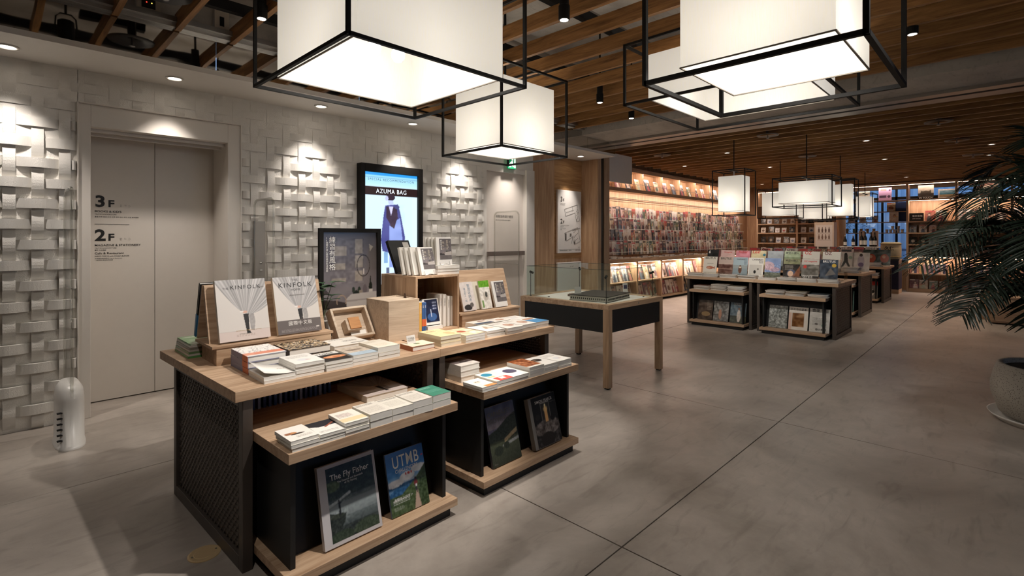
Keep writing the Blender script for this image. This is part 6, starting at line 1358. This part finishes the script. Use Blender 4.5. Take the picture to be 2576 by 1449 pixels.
# ================================================================ palm
PX, PY = 5.335, -.232
pm_ = empty('potted_palm', (PX, PY, 0), 'tall dark green palm in a speckled terrazzo pot on a white saucer', 'potted palm')
m, nt, b = newmat('terrazzo'); tc = N(nt, 'ShaderNodeTexCoord'); v1 = N(nt, 'ShaderNodeTexVoronoi'); v1.inputs['Scale'].default_value = 95; nt.links.new(tc.outputs['Object'], v1.inputs[0])
cr = N(nt, 'ShaderNodeValToRGB'); cr.color_ramp.elements[0].position = .22; cr.color_ramp.elements[0].color = (*lin('5b544c'), 1); cr.color_ramp.elements[1].position = .30; cr.color_ramp.elements[1].color = (*lin('a8a196'), 1); nt.links.new(v1.outputs['Distance'], cr.inputs[0]); nt.links.new(cr.outputs[0], b.inputs['Base Color']); b.inputs['Roughness'].default_value = .6; M_terr = m
MB().lathe([(.001, .02), (.24, .02), (.30, .06), (.345, .20), (.345, .26), (.325, .36), (.305, .415), (.295, .42), (.275, .415), (.275, .37), (.001, .37)], 48, cap=False).build('pot', M_terr, pm_, smooth=True)
MB().lathe([(.001, .001), (.31, .001), (.355, .05), (.362, .052), (.350, .035), (.30, .018), (.001, .018)], 48, cap=False).build('saucer', M_white, pm_, smooth=True); MB().lathe([(.274, .385), (.12, .395), (.001, .40)], 24, cap=False).build('soil', plain('soil', '241c16', .95, noise=.4, nscale=50, bump=1, bscale=90), pm_)
M_palm = plain('palm_leaf', '1c291e', .42, noise=.3, nscale=12, spec=.35); M_palmstem = plain('palm_stem', '4d5a35', .5, noise=.3, nscale=10)
rpm = random.Random(21)
LFT = Vector((-.6997, .7145, 0)); TOW = Vector((-.7145, -.6997, 0))
def frond(base, d, rise, reach, droop, name='frond', nl=30, LL=.27):
    d = Vector(d).normalized(); base = Vector(base); n = 14; pts = []
    for i in range(n + 1):
        t = i / n; pts.append(base + d * reach * (t ** 1.15) + Vector((0, 0, rise * math.sin(min(1, t * 1.4) * math.pi / 2) - droop * max(0, t - .35) ** 2)))
    mb = MB(); mb.tube(pts, [.009 * (1 - .85 * i / n) for i in range(n + 1)], 5)
    for k in range(nl):
        t = .26 + .74 * k / nl; f_ = t * n; i = min(n - 1, int(f_)); p_ = pts[i].lerp(pts[i+1], f_ - i); tan = (pts[i+1] - pts[i]).normalized(); sd = tan.cross(Vector((0, 0, 1))).normalized()
        L = LL * (.45 + .55 * math.sin(math.pi * min(1, (t - .2) * 1.15))) * rpm.uniform(.9, 1.1)
        for s_ in (-1, 1):
            dr = (sd * s_ * .85 + tan * (.55 + .3 * t) + Vector((0, 0, .28 + rpm.uniform(-.1, .1)))).normalized(); nn = dr.cross(tan).normalized(); vs = []; fs = []
            for q in range(5):
                u_ = q / 4; c_ = p_ + dr * L * u_ + Vector((0, 0, -.30 * L * u_ * u_)); w = .008 * (math.sin(math.pi * min(.97, .12 + .86 * u_)) ** .7); ax = dr.cross(nn).normalized()
                vs += [c_ - ax * w, c_ + nn * .003, c_ + ax * w]
            for q in range(4): a = 3*q; fs += [(a, a+1, a+4, a+3), (a+1, a+2, a+5, a+4)]
            mb.add(vs, fs)
    return mb.build(name, M_palm, pm_, smooth=False)
def dirn(l, t): return LFT * l + TOW * t
specs = [  # (left, toward, base height, rise, reach, droop)
 (1.0, .05, 1.22, .30, .98, .80), (1.0, .25, 1.08, .14, .82, .85), (1.0, -.3, 1.32, .24, .80, .75), (.9, -.15, 1.45, .42, .48, .75), (.7, .35, 1.50, .50, .42, .7), (.35, .2, 1.55, .60, .25, .2),
 (.8, .6, 1.28, .28, .66, .8), (.75, -.6, 1.20, .22, .75, .6), (1.0, .1, 1.02, .05, .70, .55), (.5, .85, 1.30, .35, .65, .8), (.5, -.85, 1.40, .40, .65, .6), (.95, -.1, 1.38, .16, .70, .95),
 (-.3, .8, 1.35, .4, .7, .8), (-.8, .3, 1.4, .4, .7, .8), (-1, -.2, 1.3, .4, .8, .8), (-.3, -.9, 1.4, .4, .7, .8), (.6, .5, 1.05, .10, .55, .7),
 (.7, .15, 1.12, .30, .62, .7), (.55, -.3, 1.28, .36, .55, .65), (.8, .4, 1.18, .20, .60, .85), (.45, .5, 1.42, .45, .45, .6), (.6, .8, 1.12, .22, .55, .8), (.9, -.4, 1.10, .16, .62, .8), (.3, -.6, 1.48, .55, .45, .5), (.2, .9, 1.2, .3, .5, .7)]
for i, (l, t, bh, rise, reach, droop) in enumerate(specs):
    frond((.05 * l * LFT.x, .05 * l * LFT.y, bh - .05), dirn(l, t), rise, reach, droop)
for k in range(7):
    a = k * .9; MB().tube([(.06*math.cos(a), .06*math.sin(a), .38), (.05*math.cos(a) + LFT.x*.02*k*.3, .05*math.sin(a) + LFT.y*.02*k*.3, .8), (.03*math.cos(a) + LFT.x*.05, .03*math.sin(a) + LFT.y*.05, 1.25)], [.022, .016, .010], 8).build('stem', M_palmstem, pm_, smooth=True)
